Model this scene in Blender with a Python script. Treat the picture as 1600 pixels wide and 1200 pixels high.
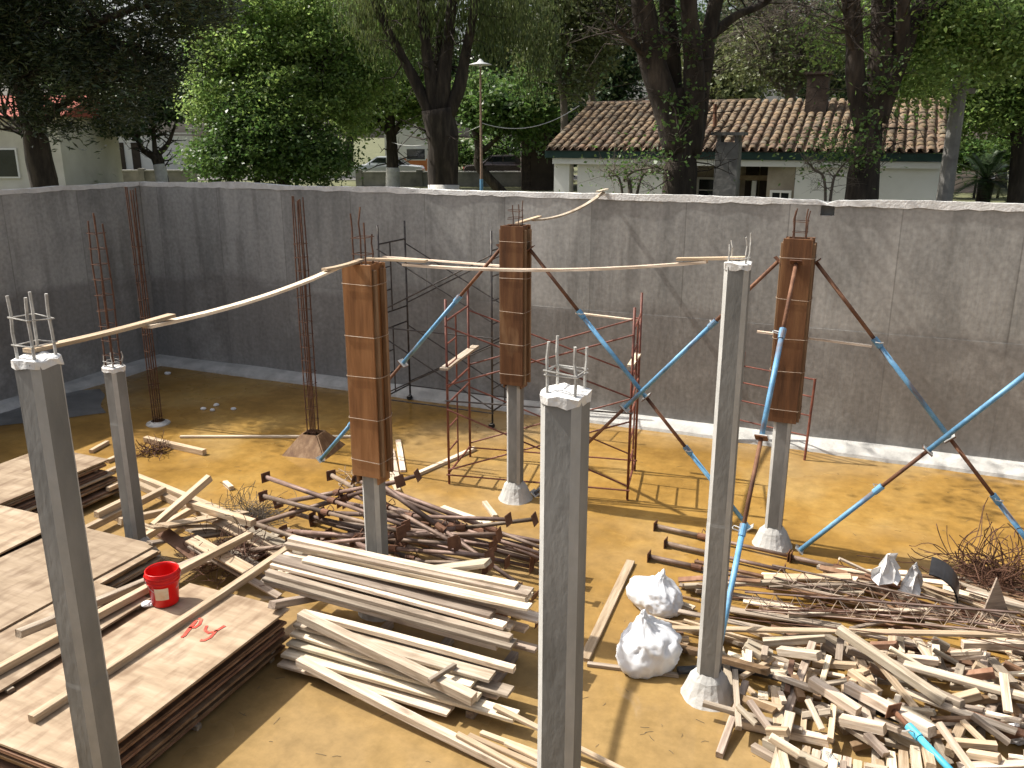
import bpy, bmesh, math, random
import numpy as np
from mathutils import Vector, Matrix, noise as mnoise
random.seed(11); RNG = np.random.default_rng(5)
R = math.radians
scene = bpy.context.scene
for o in list(bpy.data.objects): bpy.data.objects.remove(o)

# ------------------------------------------------------------------ camera, light, exposure
H = 4.9; PITCH = R(16.0); FPX = 1354.0; YAW = R(23.3)          # eye height over the pit floor; yaw of the building grid
cam_d = bpy.data.cameras.new('camera'); cam = bpy.data.objects.new('camera', cam_d)
scene.collection.objects.link(cam); scene.camera = cam
cam.location = (0, 0, H); cam.rotation_euler = (math.pi/2 - PITCH, 0, 0)
cam_d.sensor_width = 36; cam_d.lens = 36*FPX/1600; cam_d.clip_end = 2000; cam_d.clip_start = .05
SUN_EL = R(52)
cu, su = math.cos(YAW), math.sin(YAW)
def xy(u, v): return (u*cu + v*su, -u*su + v*cu)                # grid (u right along back wall, v towards it) -> world
def uvof(x, y): return (x*cu - y*su, x*su + y*cu)
sx, sy = xy(1, .09); sn = math.hypot(sx, sy)
sun_dir = Vector((sx/sn*math.cos(SUN_EL), sy/sn*math.cos(SUN_EL), -math.sin(SUN_EL)))
sd = bpy.data.lights.new('sun', 'SUN'); sd.energy = 5.0; sd.angle = R(.55); sd.color = (1, .955, .88)
so = bpy.data.objects.new('sun', sd); scene.collection.objects.link(so); so.location = (-20, 10, 30)
so.rotation_euler = sun_dir.to_track_quat('-Z', 'Y').to_euler()
w = bpy.data.worlds.new('World'); scene.world = w; w.use_nodes = True
nt = w.node_tree; sky = nt.nodes.new('ShaderNodeTexSky'); sky.sky_type = 'NISHITA'; sky.sun_disc = False
sky.sun_elevation = SUN_EL; sky.sun_rotation = math.atan2(-sun_dir.x, -sun_dir.y) % (2*math.pi)
sky.air_density = 1.0; sky.dust_density = 5.0; sky.ozone_density = .6
bg = nt.nodes['Background']; bg.inputs[1].default_value = .125; hz_ = nt.nodes.new('ShaderNodeHueSaturation'); hz_.inputs['Saturation'].default_value = .55   # hazy, whitish sky
nt.links.new(sky.outputs[0], hz_.inputs['Color']); nt.links.new(hz_.outputs[0], bg.inputs[0])
scene.view_settings.view_transform = 'Standard'; scene.view_settings.look = 'None'
scene.view_settings.exposure = 0.5; scene.view_settings.gamma = 1.0
scene.cycles.max_bounces = 6; scene.cycles.diffuse_bounces = 3; scene.cycles.glossy_bounces = 3; scene.cycles.transmission_bounces = 4
scene.render.resolution_x = 1024; scene.render.resolution_y = 768

# ------------------------------------------------------------------ pixel helpers
def ray(px, py):
    a = (px-800)/FPX; b = (600-py)/FPX; c, s = math.cos(PITCH), math.sin(PITCH)
    return Vector((a, c + b*s, -s + b*c))
def P(px, py, z=0.0):
    d = ray(px, py); t = (z-H)/d.z; return Vector((d.x*t, d.y*t, z))
def PY(px, py, Y):
    d = ray(px, py); t = Y/d.y; return Vector((d.x*t, Y, H + d.z*t))
def ZAT(Y, py): return PY(800, py, Y).z
def PV(px, py, v):
    d = ray(px, py); t = v/(d.x*su + d.y*cu); return Vector((d.x*t, d.y*t, H + d.z*t))
GZ = 2.3                                                       # ground outside the pit
def G3(px, Y): p = PY(px, 250, Y); return Vector((p.x, Y, GZ))

# ------------------------------------------------------------------ materials
MATS = {}
def mat(name, cols, scale=4.0, stretch=(1,1,1), detail=6, rough=.8, rough2=None, bump=0.0, bscale=None, rnd=0.0, metal=0.0,
        spec=.35, pos=(.3,.5,.7), coords='Object', transl=0.0, island=0.0, dist=0.0, second=None, alpha=1.0, trans=0.0, hue=0.0):
    m = bpy.data.materials.new(name); m.use_nodes = True; n = m.node_tree.nodes; L = m.node_tree.links.new
    b = n['Principled BSDF']; out = n['Material Output']
    tc = n.new('ShaderNodeTexCoord'); mp = n.new('ShaderNodeMapping'); mp.inputs['Scale'].default_value = stretch
    L(tc.outputs[coords], mp.inputs[0])
    oi = n.new('ShaderNodeObjectInfo')
    if rnd:                                                   # shift the grain from piece to piece
        cm = n.new('ShaderNodeMath'); cm.operation = 'MULTIPLY'; cm.inputs[1].default_value = 37.0
        L(oi.outputs['Random'], cm.inputs[0]); cx = n.new('ShaderNodeCombineXYZ')
        L(cm.outputs[0], cx.inputs[0]); L(cm.outputs[0], cx.inputs[1]); L(cx.outputs[0], mp.inputs['Location'])
    no = n.new('ShaderNodeTexNoise'); no.inputs['Scale'].default_value = scale; no.inputs['Detail'].default_value = detail
    no.inputs['Roughness'].default_value = .62; no.inputs['Distortion'].default_value = dist
    L(mp.outputs[0], no.inputs['Vector'])
    cr = n.new('ShaderNodeValToRGB'); els = cr.color_ramp.elements
    while len(els) < len(cols): els.new(.5)
    pp = pos if len(cols) == 3 else [pos[0] + (pos[-1]-pos[0])*i/(len(cols)-1) for i in range(len(cols))]
    for e, c, p_ in zip(els, cols, pp): e.color = (*c, 1); e.position = p_
    L(no.outputs['Fac'], cr.inputs[0]); col = cr.outputs[0]
    if second:                                                # (colour, scale, stretch, lo, hi, strength): stains over the base
        mp2 = n.new('ShaderNodeMapping'); mp2.inputs['Scale'].default_value = second[2]; L(tc.outputs[coords], mp2.inputs[0])
        if rnd: L(cx.outputs[0], mp2.inputs['Location'])
        n2 = n.new('ShaderNodeTexNoise'); n2.inputs['Scale'].default_value = second[1]; n2.inputs['Detail'].default_value = 5
        L(mp2.outputs[0], n2.inputs['Vector'])
        mr = n.new('ShaderNodeMapRange'); mr.inputs[1].default_value = second[3]; mr.inputs[2].default_value = second[4]
        mr.inputs[3].default_value = 0; mr.inputs[4].default_value = second[5]; L(n2.outputs['Fac'], mr.inputs[0])
        mx = n.new('ShaderNodeMixRGB'); L(mr.outputs[0], mx.inputs[0]); L(col, mx.inputs[1]); mx.inputs[2].default_value = (*second[0], 1)
        col = mx.outputs[0]
    if rnd or island:
        hs = n.new('ShaderNodeHueSaturation'); mr = n.new('ShaderNodeMapRange'); a = rnd or island
        mr.inputs[3].default_value = 1-a; mr.inputs[4].default_value = 1+a
        if rnd: L(oi.outputs['Random'], mr.inputs[0])
        else:
            ge = n.new('ShaderNodeNewGeometry'); L(ge.outputs['Random Per Island'], mr.inputs[0])
        L(mr.outputs[0], hs.inputs['Value']); L(col, hs.inputs['Color']); col = hs.outputs[0]
        if hue:
            mh = n.new('ShaderNodeMapRange'); mh.inputs[3].default_value = .5-hue; mh.inputs[4].default_value = .5+hue
            wm = n.new('ShaderNodeMath'); wm.operation = 'FRACT'; wk = n.new('ShaderNodeMath'); wk.operation = 'MULTIPLY'; wk.inputs[1].default_value = 7.31
            L((oi.outputs['Random'] if rnd else ge.outputs['Random Per Island']), wk.inputs[0]); L(wk.outputs[0], wm.inputs[0]); L(wm.outputs[0], mh.inputs[0])
            L(mh.outputs[0], hs.inputs['Hue'])
    L(col, b.inputs['Base Color'])
    b.inputs['Roughness'].default_value = rough; b.inputs['Metallic'].default_value = metal
    b.inputs['Specular IOR Level'].default_value = spec; b.inputs['Transmission Weight'].default_value = trans
    if rough2 is not None:
        mr = n.new('ShaderNodeMapRange'); mr.inputs[1].default_value = .35; mr.inputs[2].default_value = .65
        mr.inputs[3].default_value = rough; mr.inputs[4].default_value = rough2
        L(no.outputs['Fac'], mr.inputs[0]); L(mr.outputs[0], b.inputs['Roughness'])
    if bump:
        nb = n.new('ShaderNodeTexNoise'); nb.inputs['Scale'].default_value = bscale or scale*3; nb.inputs['Detail'].default_value = 6
        L(mp.outputs[0], nb.inputs['Vector']); bp = n.new('ShaderNodeBump'); bp.inputs['Strength'].default_value = bump
        bp.inputs['Distance'].default_value = .02; L(nb.outputs['Fac'], bp.inputs['Height']); L(bp.outputs[0], b.inputs['Normal'])
    if transl:
        tr = n.new('ShaderNodeBsdfTranslucent'); L(col, tr.inputs[0]); ms = n.new('ShaderNodeMixShader'); ms.inputs[0].default_value = transl
        L(b.outputs[0], ms.inputs[1]); L(tr.outputs[0], ms.inputs[2]); L(ms.outputs[0], out.inputs[0])
    MATS[name] = m; return m

def wall_material():
    m = mat('retaining_concrete', [(.25,.252,.24),(.36,.358,.34),(.46,.455,.43)], scale=1.0, stretch=(1.2,1.2,.3), detail=8, rough=.88, bump=.25, bscale=9,
            pos=(.33,.5,.68))
    n = m.node_tree.nodes; L = m.node_tree.links.new; b = n['Principled BSDF']
    old = b.inputs['Base Color'].links[0].from_socket
    tc = n.new('ShaderNodeTexCoord'); sp = n.new('ShaderNodeSeparateXYZ'); L(tc.outputs['Object'], sp.inputs[0])
    def math_(op, a, bb=None, v=None):
        k = n.new('ShaderNodeMath'); k.operation = op; L(a, k.inputs[0])
        if bb is not None: L(bb, k.inputs[1])
        if v is not None: k.inputs[1].default_value = v
        return k.outputs[0]
    # shutter-panel tone: one value per panel along the wall
    fl = math_('FLOOR', math_('MULTIPLY', sp.outputs[0], v=.62)); wn = n.new('ShaderNodeTexWhiteNoise'); wn.noise_dimensions = '2D'
    zz = math_('GREATER_THAN', sp.outputs[2], v=1.96); cx = n.new('ShaderNodeCombineXYZ'); L(fl, cx.inputs[0]); L(zz, cx.inputs[1]); L(cx.outputs[0], wn.inputs['Vector'])
    mr = n.new('ShaderNodeMapRange'); mr.inputs[3].default_value = .78; mr.inputs[4].default_value = 1.14; L(wn.outputs[0], mr.inputs[0])
    h1 = n.new('ShaderNodeHueSaturation'); L(old, h1.inputs['Color']); L(mr.outputs[0], h1.inputs['Value'])
    # seams between panels
    fr = math_('FRACT', math_('MULTIPLY', sp.outputs[0], v=.62)); seam = math_('LESS_THAN', fr, v=.012)
    m0 = n.new('ShaderNodeMixRGB'); m0.inputs[2].default_value = (.12,.115,.105,1); L(math_('MULTIPLY', seam, v=.45), m0.inputs[0]); L(h1.outputs[0], m0.inputs[1])
    # damp, darker first lift with a wandering tide line
    nz = n.new('ShaderNodeTexNoise'); nz.inputs['Scale'].default_value = .42; nz.inputs['Detail'].default_value = 3; L(tc.outputs['Object'], nz.inputs['Vector'])
    off = math_('MULTIPLY', nz.outputs['Fac'], v=1.0); zt = math_('ADD', sp.outputs[2], off)
    dm = n.new('ShaderNodeMapRange'); dm.inputs[1].default_value = 2.42; dm.inputs[2].default_value = 2.62; dm.inputs[3].default_value = .72; dm.inputs[4].default_value = 0; L(zt, dm.inputs[0])
    m1 = n.new('ShaderNodeMixRGB'); m1.inputs[2].default_value = (.20,.19,.178,1); L(dm.outputs[0], m1.inputs[0]); L(m0.outputs[0], m1.inputs[1])
    # dark runs from the top
    ns = n.new('ShaderNodeTexNoise'); ns.inputs['Scale'].default_value = 2.2; ns.inputs['Detail'].default_value = 4; mp = n.new('ShaderNodeMapping'); mp.inputs['Scale'].default_value = (1.5,1.5,.12)
    L(tc.outputs['Object'], mp.inputs[0]); L(mp.outputs[0], ns.inputs['Vector'])
    ds = n.new('ShaderNodeMapRange'); ds.inputs[1].default_value = .54; ds.inputs[2].default_value = .70; ds.inputs[3].default_value = 0; ds.inputs[4].default_value = .5; L(ns.outputs['Fac'], ds.inputs[0])
    m2 = n.new('ShaderNodeMixRGB'); m2.inputs[2].default_value = (.14,.135,.125,1); L(ds.outputs[0], m2.inputs[0]); L(m1.outputs[0], m2.inputs[1])
    # pale lime bloom in clouds, and rain-washed patches
    nl = n.new('ShaderNodeTexNoise'); nl.inputs['Scale'].default_value = .8; nl.inputs['Detail'].default_value = 9; nl.inputs['Roughness'].default_value = .7; L(tc.outputs['Object'], nl.inputs['Vector'])
    dl = n.new('ShaderNodeMapRange'); dl.inputs[1].default_value = .52; dl.inputs[2].default_value = .70; dl.inputs[3].default_value = 0; dl.inputs[4].default_value = .55; L(nl.outputs['Fac'], dl.inputs[0])
    m3 = n.new('ShaderNodeMixRGB'); m3.inputs[2].default_value = (.46,.455,.432,1); L(dl.outputs[0], m3.inputs[0]); L(m2.outputs[0], m3.inputs[1])
    nk = n.new('ShaderNodeTexNoise'); nk.inputs['Scale'].default_value = 14; nk.inputs['Detail'].default_value = 6; L(tc.outputs['Object'], nk.inputs['Vector'])
    dk = n.new('ShaderNodeMapRange'); dk.inputs[1].default_value = .3; dk.inputs[2].default_value = .7; dk.inputs[3].default_value = .84; dk.inputs[4].default_value = 1.14; L(nk.outputs['Fac'], dk.inputs[0])
    h4 = n.new('ShaderNodeHueSaturation'); L(dk.outputs[0], h4.inputs['Value']); L(m3.outputs[0], h4.inputs['Color'])
    L(h4.outputs[0], b.inputs['Base Color']); return m
wall_material()

def floor_material():
    m = mat('muddy_water_floor', [(.215,.12,.028),(.30,.172,.042),(.365,.228,.068)], scale=.55, detail=7, rough=.06, coords='Object', pos=(.36,.5,.64), spec=.4,
            second=((.28,.20,.105), .28, (1,1,1), .5, .66, .8))
    n = m.node_tree.nodes; L = m.node_tree.links.new; b = n['Principled BSDF']
    tc = n.new('ShaderNodeTexCoord')
    old = b.inputs['Base Color'].links[0].from_socket
    v = n.new('ShaderNodeTexNoise'); v.inputs['Scale'].default_value = 5; v.inputs['Detail'].default_value = 8; v.inputs['Roughness'].default_value = .7; L(tc.outputs['Object'], v.inputs['Vector'])
    mr = n.new('ShaderNodeMapRange'); mr.inputs[1].default_value = .3; mr.inputs[2].default_value = .7; mr.inputs[3].default_value = .78; mr.inputs[4].default_value = 1.2; L(v.outputs['Fac'], mr.inputs[0])
    hs = n.new('ShaderNodeHueSaturation'); L(mr.outputs[0], hs.inputs['Value']); L(old, hs.inputs['Color']); L(hs.outputs[0], b.inputs['Base Color'])
    sp = n.new('ShaderNodeSeparateXYZ'); L(tc.outputs['Object'], sp.inputs[0]); wv = n.new('ShaderNodeMath'); wv.operation = 'MULTIPLY_ADD'; wv.inputs[1].default_value = 3.5
    wn = n.new('ShaderNodeTexNoise'); wn.inputs['Scale'].default_value = .5; L(tc.outputs['Object'], wn.inputs['Vector']); L(wn.outputs['Fac'], wv.inputs[0]); L(sp.outputs[1], wv.inputs[2])
    fr = n.new('ShaderNodeMapRange'); fr.inputs[1].default_value = 7.5; fr.inputs[2].default_value = 11.0; fr.inputs[3].default_value = .75; fr.inputs[4].default_value = 0; L(wv.outputs[0], fr.inputs[0])
    mxs = n.new('ShaderNodeMixRGB'); mxs.inputs[2].default_value = (.275,.19,.088,1); L(fr.outputs[0], mxs.inputs[0]); L(old, mxs.inputs[1]); L(mxs.outputs[0], hs.inputs['Color'])
    # drying mud bank: matt patches between the sheets of water
    w1 = n.new('ShaderNodeTexNoise'); w1.inputs['Scale'].default_value = .35; w1.inputs['Detail'].default_value = 5; L(tc.outputs['Object'], w1.inputs['Vector'])
    r = n.new('ShaderNodeMapRange'); r.inputs[1].default_value = .44; r.inputs[2].default_value = .6; r.inputs[3].default_value = .07; r.inputs[4].default_value = .5; L(w1.outputs['Fac'], r.inputs[0])
    L(r.outputs[0], b.inputs['Roughness'])
    b.inputs['IOR'].default_value = 1.33
    nb = n.new('ShaderNodeTexNoise'); nb.inputs['Scale'].default_value = 3.2; nb.inputs['Detail'].default_value = 4; L(tc.outputs['Object'], nb.inputs['Vector'])
    bp = n.new('ShaderNodeBump'); bp.inputs['Strength'].default_value = .10; bp.inputs['Distance'].default_value = .03; L(nb.outputs['Fac'], bp.inputs['Height']); L(bp.outputs[0], b.inputs['Normal'])
floor_material()
mat('column_concrete', [(.145,.145,.136),(.20,.198,.186),(.265,.26,.243)], scale=2.6, stretch=(1,1,.4), rough=.8, bump=.2, bscale=25, rnd=.07, second=((.13,.125,.115), 1.3, (1,1,.5), .55, .75, .6))
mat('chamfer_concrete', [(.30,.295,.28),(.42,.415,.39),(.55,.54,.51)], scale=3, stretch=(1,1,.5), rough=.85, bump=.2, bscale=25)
mat('white_mortar', [(.55,.54,.51),(.70,.69,.66),(.80,.79,.76)], scale=5, rough=.9, bump=.5, bscale=30)
mat('grey_footing', [(.33,.32,.30),(.45,.44,.41),(.58,.56,.53)], scale=3, rough=.9, bump=.4, bscale=22)
WD = dict(scale=2.2, stretch=(.9,14,14), rough=.75, bump=.25, bscale=5)
mat('pale_timber', [(.38,.29,.20),(.58,.48,.36),(.74,.65,.53)], rnd=.30, hue=.012, second=((.20,.14,.09), 3.0, (1,3,3), .58, .75, .65), **WD)
mat('grey_timber', [(.20,.155,.115),(.31,.25,.19),(.43,.36,.28)], rnd=.28, hue=.012, second=((.13,.10,.075), 3.0, (1,3,3), .55, .72, .7), **WD)
mat('batten_timber', [(.31,.22,.135),(.45,.34,.225),(.57,.455,.325)], rnd=.22, **WD)
mat('formwork_board', [(.075,.032,.014),(.15,.066,.028),(.24,.12,.052)], scale=1.6, stretch=(5,5,.5), rough=.5, bump=.15, bscale=6, rnd=.12, second=((.40,.25,.13), 1.7, (2,2,.8), .58, .72, .5))
mat('formwork_orange', [(.13,.055,.02),(.24,.11,.042),(.34,.175,.075)], scale=1.6, stretch=(5,5,.5), rough=.5, bump=.15, bscale=6, rnd=.12, second=((.40,.25,.13), 1.7, (2,2,.8), .6, .74, .4))
mat('formwork_edge', [(.12,.06,.03),(.21,.12,.06),(.32,.21,.12)], scale=2, stretch=(6,6,.6), rough=.7, rnd=.15)
mat('plywood_face', [(.22,.155,.095),(.33,.245,.16),(.43,.335,.235)], scale=1.5, stretch=(4,.7,1), rough=.7, bump=.12, rnd=.16, second=((.15,.09,.05), 3.0, (.8,2.6,1), .48, .68, .7))
mat('plywood_dark', [(.10,.055,.03),(.19,.11,.06),(.28,.18,.11)], scale=2, stretch=(3,.7,8), rough=.7, rnd=.3, hue=.015)
mat('rusty_steel', [(.085,.042,.028),(.16,.075,.042),(.25,.13,.075)], scale=6, rough=.75, bump=.2, rnd=.2, metal=.15)
mat('rusty_tube', [(.10,.07,.055),(.18,.125,.095),(.27,.20,.16)], scale=5, rough=.6, bump=.15, rnd=.3, metal=.3, hue=.015)
mat('rebar_rust', [(.06,.03,.02),(.105,.05,.03),(.16,.08,.045)], scale=12, rough=.8)
mat('rebar_grey', [(.24,.225,.20),(.42,.405,.37),(.6,.585,.545)], scale=14, rough=.85)
mat('blue_paint', [(.09,.21,.34),(.13,.31,.50),(.20,.42,.60)], scale=7, rough=.42, rnd=.15, second=((.17,.10,.06), 8, (1,1,.3), .53, .64, .75))
mat('cyan_paint', [(.05,.30,.45),(.08,.42,.60),(.13,.5,.66)], scale=7, rough=.4)
mat('black_steel', [(.028,.025,.024),(.055,.048,.045),(.11,.09,.075)], scale=8, rough=.5, metal=.2)
mat('red_oxide_steel', [(.08,.028,.02),(.15,.048,.032),(.22,.085,.055)], scale=7, rough=.55, rnd=.1)
mat('zinc', [(.42,.42,.40),(.55,.55,.53),(.66,.66,.64)], scale=9, rough=.5, metal=.5)
mat('red_plastic', [(.62,.008,.008),(.70,.012,.011),(.76,.02,.016)], scale=3, rough=.32, spec=.5, transl=.25)
mat('bucket_label', [(.62,.40,.22),(.70,.55,.40),(.75,.68,.55)], scale=9, rough=.5)
mat('white_plastic', [(.70,.71,.74),(.78,.79,.81),(.83,.84,.85)], scale=5, rough=.35, spec=.5, transl=.2, bump=.25, bscale=14)
mat('red_spray', [(.55,.045,.03),(.62,.07,.045),(.58,.16,.10)], scale=12, rough=.8)
mat('black_plastic', [(.012,.012,.014),(.03,.03,.033),(.055,.055,.06)], scale=3, rough=.35)
mat('paper', [(.6,.59,.57),(.72,.71,.69),(.8,.79,.77)], scale=4, rough=.9, bump=.3)
mat('tarp_grey', [(.10,.10,.098),(.15,.15,.145),(.21,.205,.20)], scale=2, rough=.35, bump=.3, bscale=6)
mat('tile_clay', [(.08,.06,.044),(.165,.115,.075),(.27,.18,.105)], scale=4, rough=.9, bump=.3, bscale=25, rnd=.30, hue=.012, second=((.19,.165,.125), 5, (1,1,1), .5, .68, .75))
mat('tile_bed', [(.06,.04,.03),(.10,.065,.045),(.15,.09,.06)], scale=3, rough=.95)
mat('white_wall', [(.76,.735,.70),(.84,.82,.79),(.87,.85,.83)], scale=.8, rough=.9, bump=.1, second=((.42,.38,.32), .9, (1,1,.4), .62, .8, .5))
mat('cream_wall', [(.50,.46,.39),(.60,.56,.48),(.67,.63,.55)], scale=.7, rough=.9)
mat('pink_wall', [(.45,.33,.28),(.53,.40,.35),(.6,.48,.42)], scale=.7, rough=.9)
mat('brown_brick', [(.17,.12,.08),(.25,.18,.12),(.34,.26,.17)], scale=5, rough=.95, bump=.3)
mat('orange_paint', [(.50,.16,.05),(.58,.20,.07),(.62,.25,.1)], scale=2, rough=.8)
mat('green_fascia', [(.012,.035,.03),(.02,.05,.042),(.03,.065,.055)], scale=3, rough=.6)
mat('stack_concrete', [(.13,.12,.11),(.20,.19,.175),(.27,.26,.24)], scale=3, rough=.95, bump=.4)
mat('dark_brick', [(.035,.027,.022),(.06,.044,.035),(.095,.07,.055)], scale=6, rough=.95, bump=.4)
mat('porch_wall', [(.28,.23,.18),(.38,.32,.25),(.46,.40,.32)], scale=2, rough=.95)
mat('window_glass', [(.012,.015,.017),(.02,.024,.026),(.03,.034,.037)], scale=1, rough=.06, spec=.6)
mat('dark_door', [(.03,.02,.014),(.045,.03,.02),(.06,.042,.03)], scale=2, rough=.6)
mat('red_roof', [(.26,.06,.04),(.33,.085,.055),(.38,.11,.075)], scale=4, rough=.85)
mat('bark', [(.016,.012,.010),(.04,.031,.024),(.085,.066,.05)], scale=3.2, stretch=(2.2,2.2,.45), rough=.95, bump=.9, bscale=7, detail=9)
mat('bark_grey', [(.06,.05,.042),(.11,.092,.075),(.17,.145,.12)], scale=3, stretch=(2,2,.5), rough=.95, bump=.7, bscale=8)
mat('whitewash', [(.42,.40,.36),(.56,.54,.50),(.66,.64,.60)], scale=3, rough=.95, bump=.5)
LF = dict(scale=.35, detail=3, rough=.42, spec=.5, island=.42, hue=.02)
mat('leaf_fresh', [(.15,.225,.055),(.22,.32,.085),(.31,.41,.14)], transl=.58, **LF)
mat('leaf_mid', [(.07,.125,.03),(.105,.18,.044),(.155,.24,.068)], transl=.5, **LF)
mat('leaf_dark', [(.026,.05,.017),(.042,.075,.024),(.065,.105,.034)], transl=.35, **LF)
mat('leaf_olive', [(.08,.10,.034),(.125,.145,.052),(.17,.19,.08)], transl=.4, **LF)
mat('leaf_willow', [(.06,.085,.024),(.09,.12,.036),(.14,.165,.055)], transl=.4, **LF)
mat('needle_dark', [(.022,.036,.013),(.038,.056,.02),(.06,.078,.032)], transl=.15, **LF)
mat('twig', [(.07,.055,.042),(.11,.09,.07),(.17,.14,.11)], scale=3, rough=.9)
mat('grass', [(.07,.075,.035),(.105,.11,.05),(.15,.15,.075)], scale=.5, rough=.9, bump=.5, bscale=12)
mat('asphalt', [(.09,.085,.078),(.13,.125,.115),(.17,.16,.15)], scale=3, rough=.9)
mat('garden_wall', [(.17,.16,.145),(.26,.25,.225),(.35,.33,.30)], scale=1.6, rough=.95, bump=.2)
mat('car_silver', [(.48,.50,.53),(.52,.54,.57),(.55,.57,.6)], scale=1, rough=.28, metal=.4, spec=.6)
mat('car_dark', [(.03,.022,.022),(.04,.03,.03),(.055,.04,.04)], scale=1, rough=.25, spec=.6)
mat('rubber', [(.012,.012,.012),(.018,.018,.018),(.025,.025,.025)], scale=5, rough=.85)
mat('lamp_enamel', [(.45,.46,.45),(.55,.56,.55),(.62,.63,.62)], scale=3, rough=.4)
mat('rust_pole', [(.20,.13,.09),(.27,.18,.13),(.33,.24,.18)], scale=4, rough=.8)
mat('wire_tie', [(.28,.20,.14),(.42,.33,.25),(.55,.46,.37)], scale=9, rough=.6, metal=.4)
mat('clear_pet', [(.75,.8,.8),(.8,.84,.84),(.85,.88,.88)], scale=3, rough=.12, spec=.5, trans=.8)

# ------------------------------------------------------------------ mesh helpers
COL = scene.collection
class MB:
    def __init__(s): s.v = []; s.f = []
    def add(s, vs, fs):
        b = len(s.v); s.v += [tuple(q) for q in vs]; s.f += [tuple(i+b for i in q) for q in fs]; return s
    def box(s, c, d, M=None):
        x, y, z = d[0]/2, d[1]/2, d[2]/2
        vs = [Vector((a*x, b*y, e*z)) for a in (-1,1) for b in (-1,1) for e in (-1,1)]
        c = Vector(c)
        if M is not None: vs = [M @ q for q in vs]
        return s.add([q + c for q in vs], [(0,1,3,2),(4,6,7,5),(0,4,5,1),(2,3,7,6),(0,2,6,4),(1,5,7,3)])
    def bevbox(s, d, b, segs=1, bend=0.0, jit=0.0, tw=0.0):
        # a sawn piece along local x: chamfered section, slight bow and rough ends
        L, W, T = d; n = max(1, segs); sec = [(-W/2+b,-T/2),(W/2-b,-T/2),(W/2,-T/2+b),(W/2,T/2-b),(W/2-b,T/2),(-W/2+b,T/2),(-W/2,T/2-b),(-W/2,-T/2+b)]
        vs = []; fs = []
        for i in range(n+1):
            t = i/n; x = -L/2 + L*t; dz = bend*(4*t*(1-t)); dy = jit*math.sin(3*t+L*5)
            ca, sa = math.cos(tw*(t-.5)), math.sin(tw*(t-.5))
            for (y, z) in sec: vs.append((x + (random.uniform(-.004,.004) if i in (0,n) else 0), y*ca - z*sa + dy, y*sa + z*ca + dz))
        for i in range(n):
            for k in range(8): fs.append((i*8+k, i*8+(k+1)%8, i*8+8+(k+1)%8, i*8+8+k))
        fs.append(tuple(range(7,-1,-1))); fs.append(tuple(n*8+k for k in range(8)))
        return s.add(vs, fs)
    def tube(s, pts, rad, n=8, caps=True):
        pts = [Vector(p) for p in pts]; m = len(pts); rad = [rad]*m if not hasattr(rad, '__len__') else rad
        vs = []; fs = []; prev = None
        for i, p in enumerate(pts):
            t = (pts[min(i+1,m-1)] - pts[max(i-1,0)])
            t = t.normalized() if t.length > 1e-9 else Vector((0,0,1))
            if prev is None: a = t.orthogonal().normalized()
            else:
                a = prev - t*prev.dot(t); a = a.normalized() if a.length > 1e-6 else t.orthogonal().normalized()
            prev = a; b = t.cross(a)
            for k in range(n):
                q = 2*math.pi*k/n; vs.append(p + (a*math.cos(q) + b*math.sin(q))*rad[i])
        for i in range(m-1):
            for k in range(n): fs.append((i*n+k, i*n+(k+1)%n, i*n+n+(k+1)%n, i*n+n+k))
        if caps: fs.append(tuple(range(n-1,-1,-1))); fs.append(tuple((m-1)*n+k for k in range(n)))
        return s.add(vs, fs)
    def lathe(s, prof, n=24, c=(0,0,0)):
        vs = []; fs = []; m = len(prof)
        for (r, z) in prof:
            for k in range(n): a = 2*math.pi*k/n; vs.append((c[0]+r*math.cos(a), c[1]+r*math.sin(a), c[2]+z))
        for i in range(m-1):
            for k in range(n): fs.append((i*n+k, i*n+(k+1)%n, i*n+n+(k+1)%n, i*n+n+k))
        return s.add(vs, fs)
    def prism(s, poly, z0, z1):
        n = len(poly); vs = [(x,y,z0) for x,y in poly] + [(x,y,z1) for x,y in poly]
        return s.add(vs, [tuple(range(n-1,-1,-1)), tuple(range(n,2*n))] + [(i,(i+1)%n,n+(i+1)%n,n+i) for i in range(n)])
    def mesh(s, name, m, smooth=False):
        me = bpy.data.meshes.new(name); me.from_pydata(s.v, [], s.f); me.update()
        if m: me.materials.append(MATS[m])
        if smooth: me.polygons.foreach_set('use_smooth', [True]*len(me.polygons))
        return me
    def build(s, name, m, parent=None, smooth=False, loc=None, rot=None):
        return link(name, s.mesh(name, m, smooth), parent, loc, rot)
def link(name, me, parent=None, loc=None, rot=None):
    o = bpy.data.objects.new(name, me); COL.objects.link(o); o.parent = parent
    if loc is not None: o.location = loc
    if rot is not None: o.rotation_euler = rot
    return o
def tag(o, label=None, cat=None, group=None, kind=None):
    if label: o['label'] = label
    if cat: o['category'] = cat
    if group: o['group'] = group
    if kind: o['kind'] = kind
    return o
def thing(name, label, cat, loc=(0,0,0), rot=(0,0,0), group=None):
    o = bpy.data.objects.new(name, None); COL.objects.link(o); o.location = loc; o.rotation_euler = rot; o.empty_display_size = .2
    return tag(o, label, cat, group)
GR = (0, 0, -YAW)
def gl(u, v, z=0.0): q = xy(u, v); return Vector((q[0], q[1], z))
def axis_rot(d, up=Vector((0,0,1))):                     # local z along d
    return d.to_track_quat('Z', 'Y').to_euler()
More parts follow.
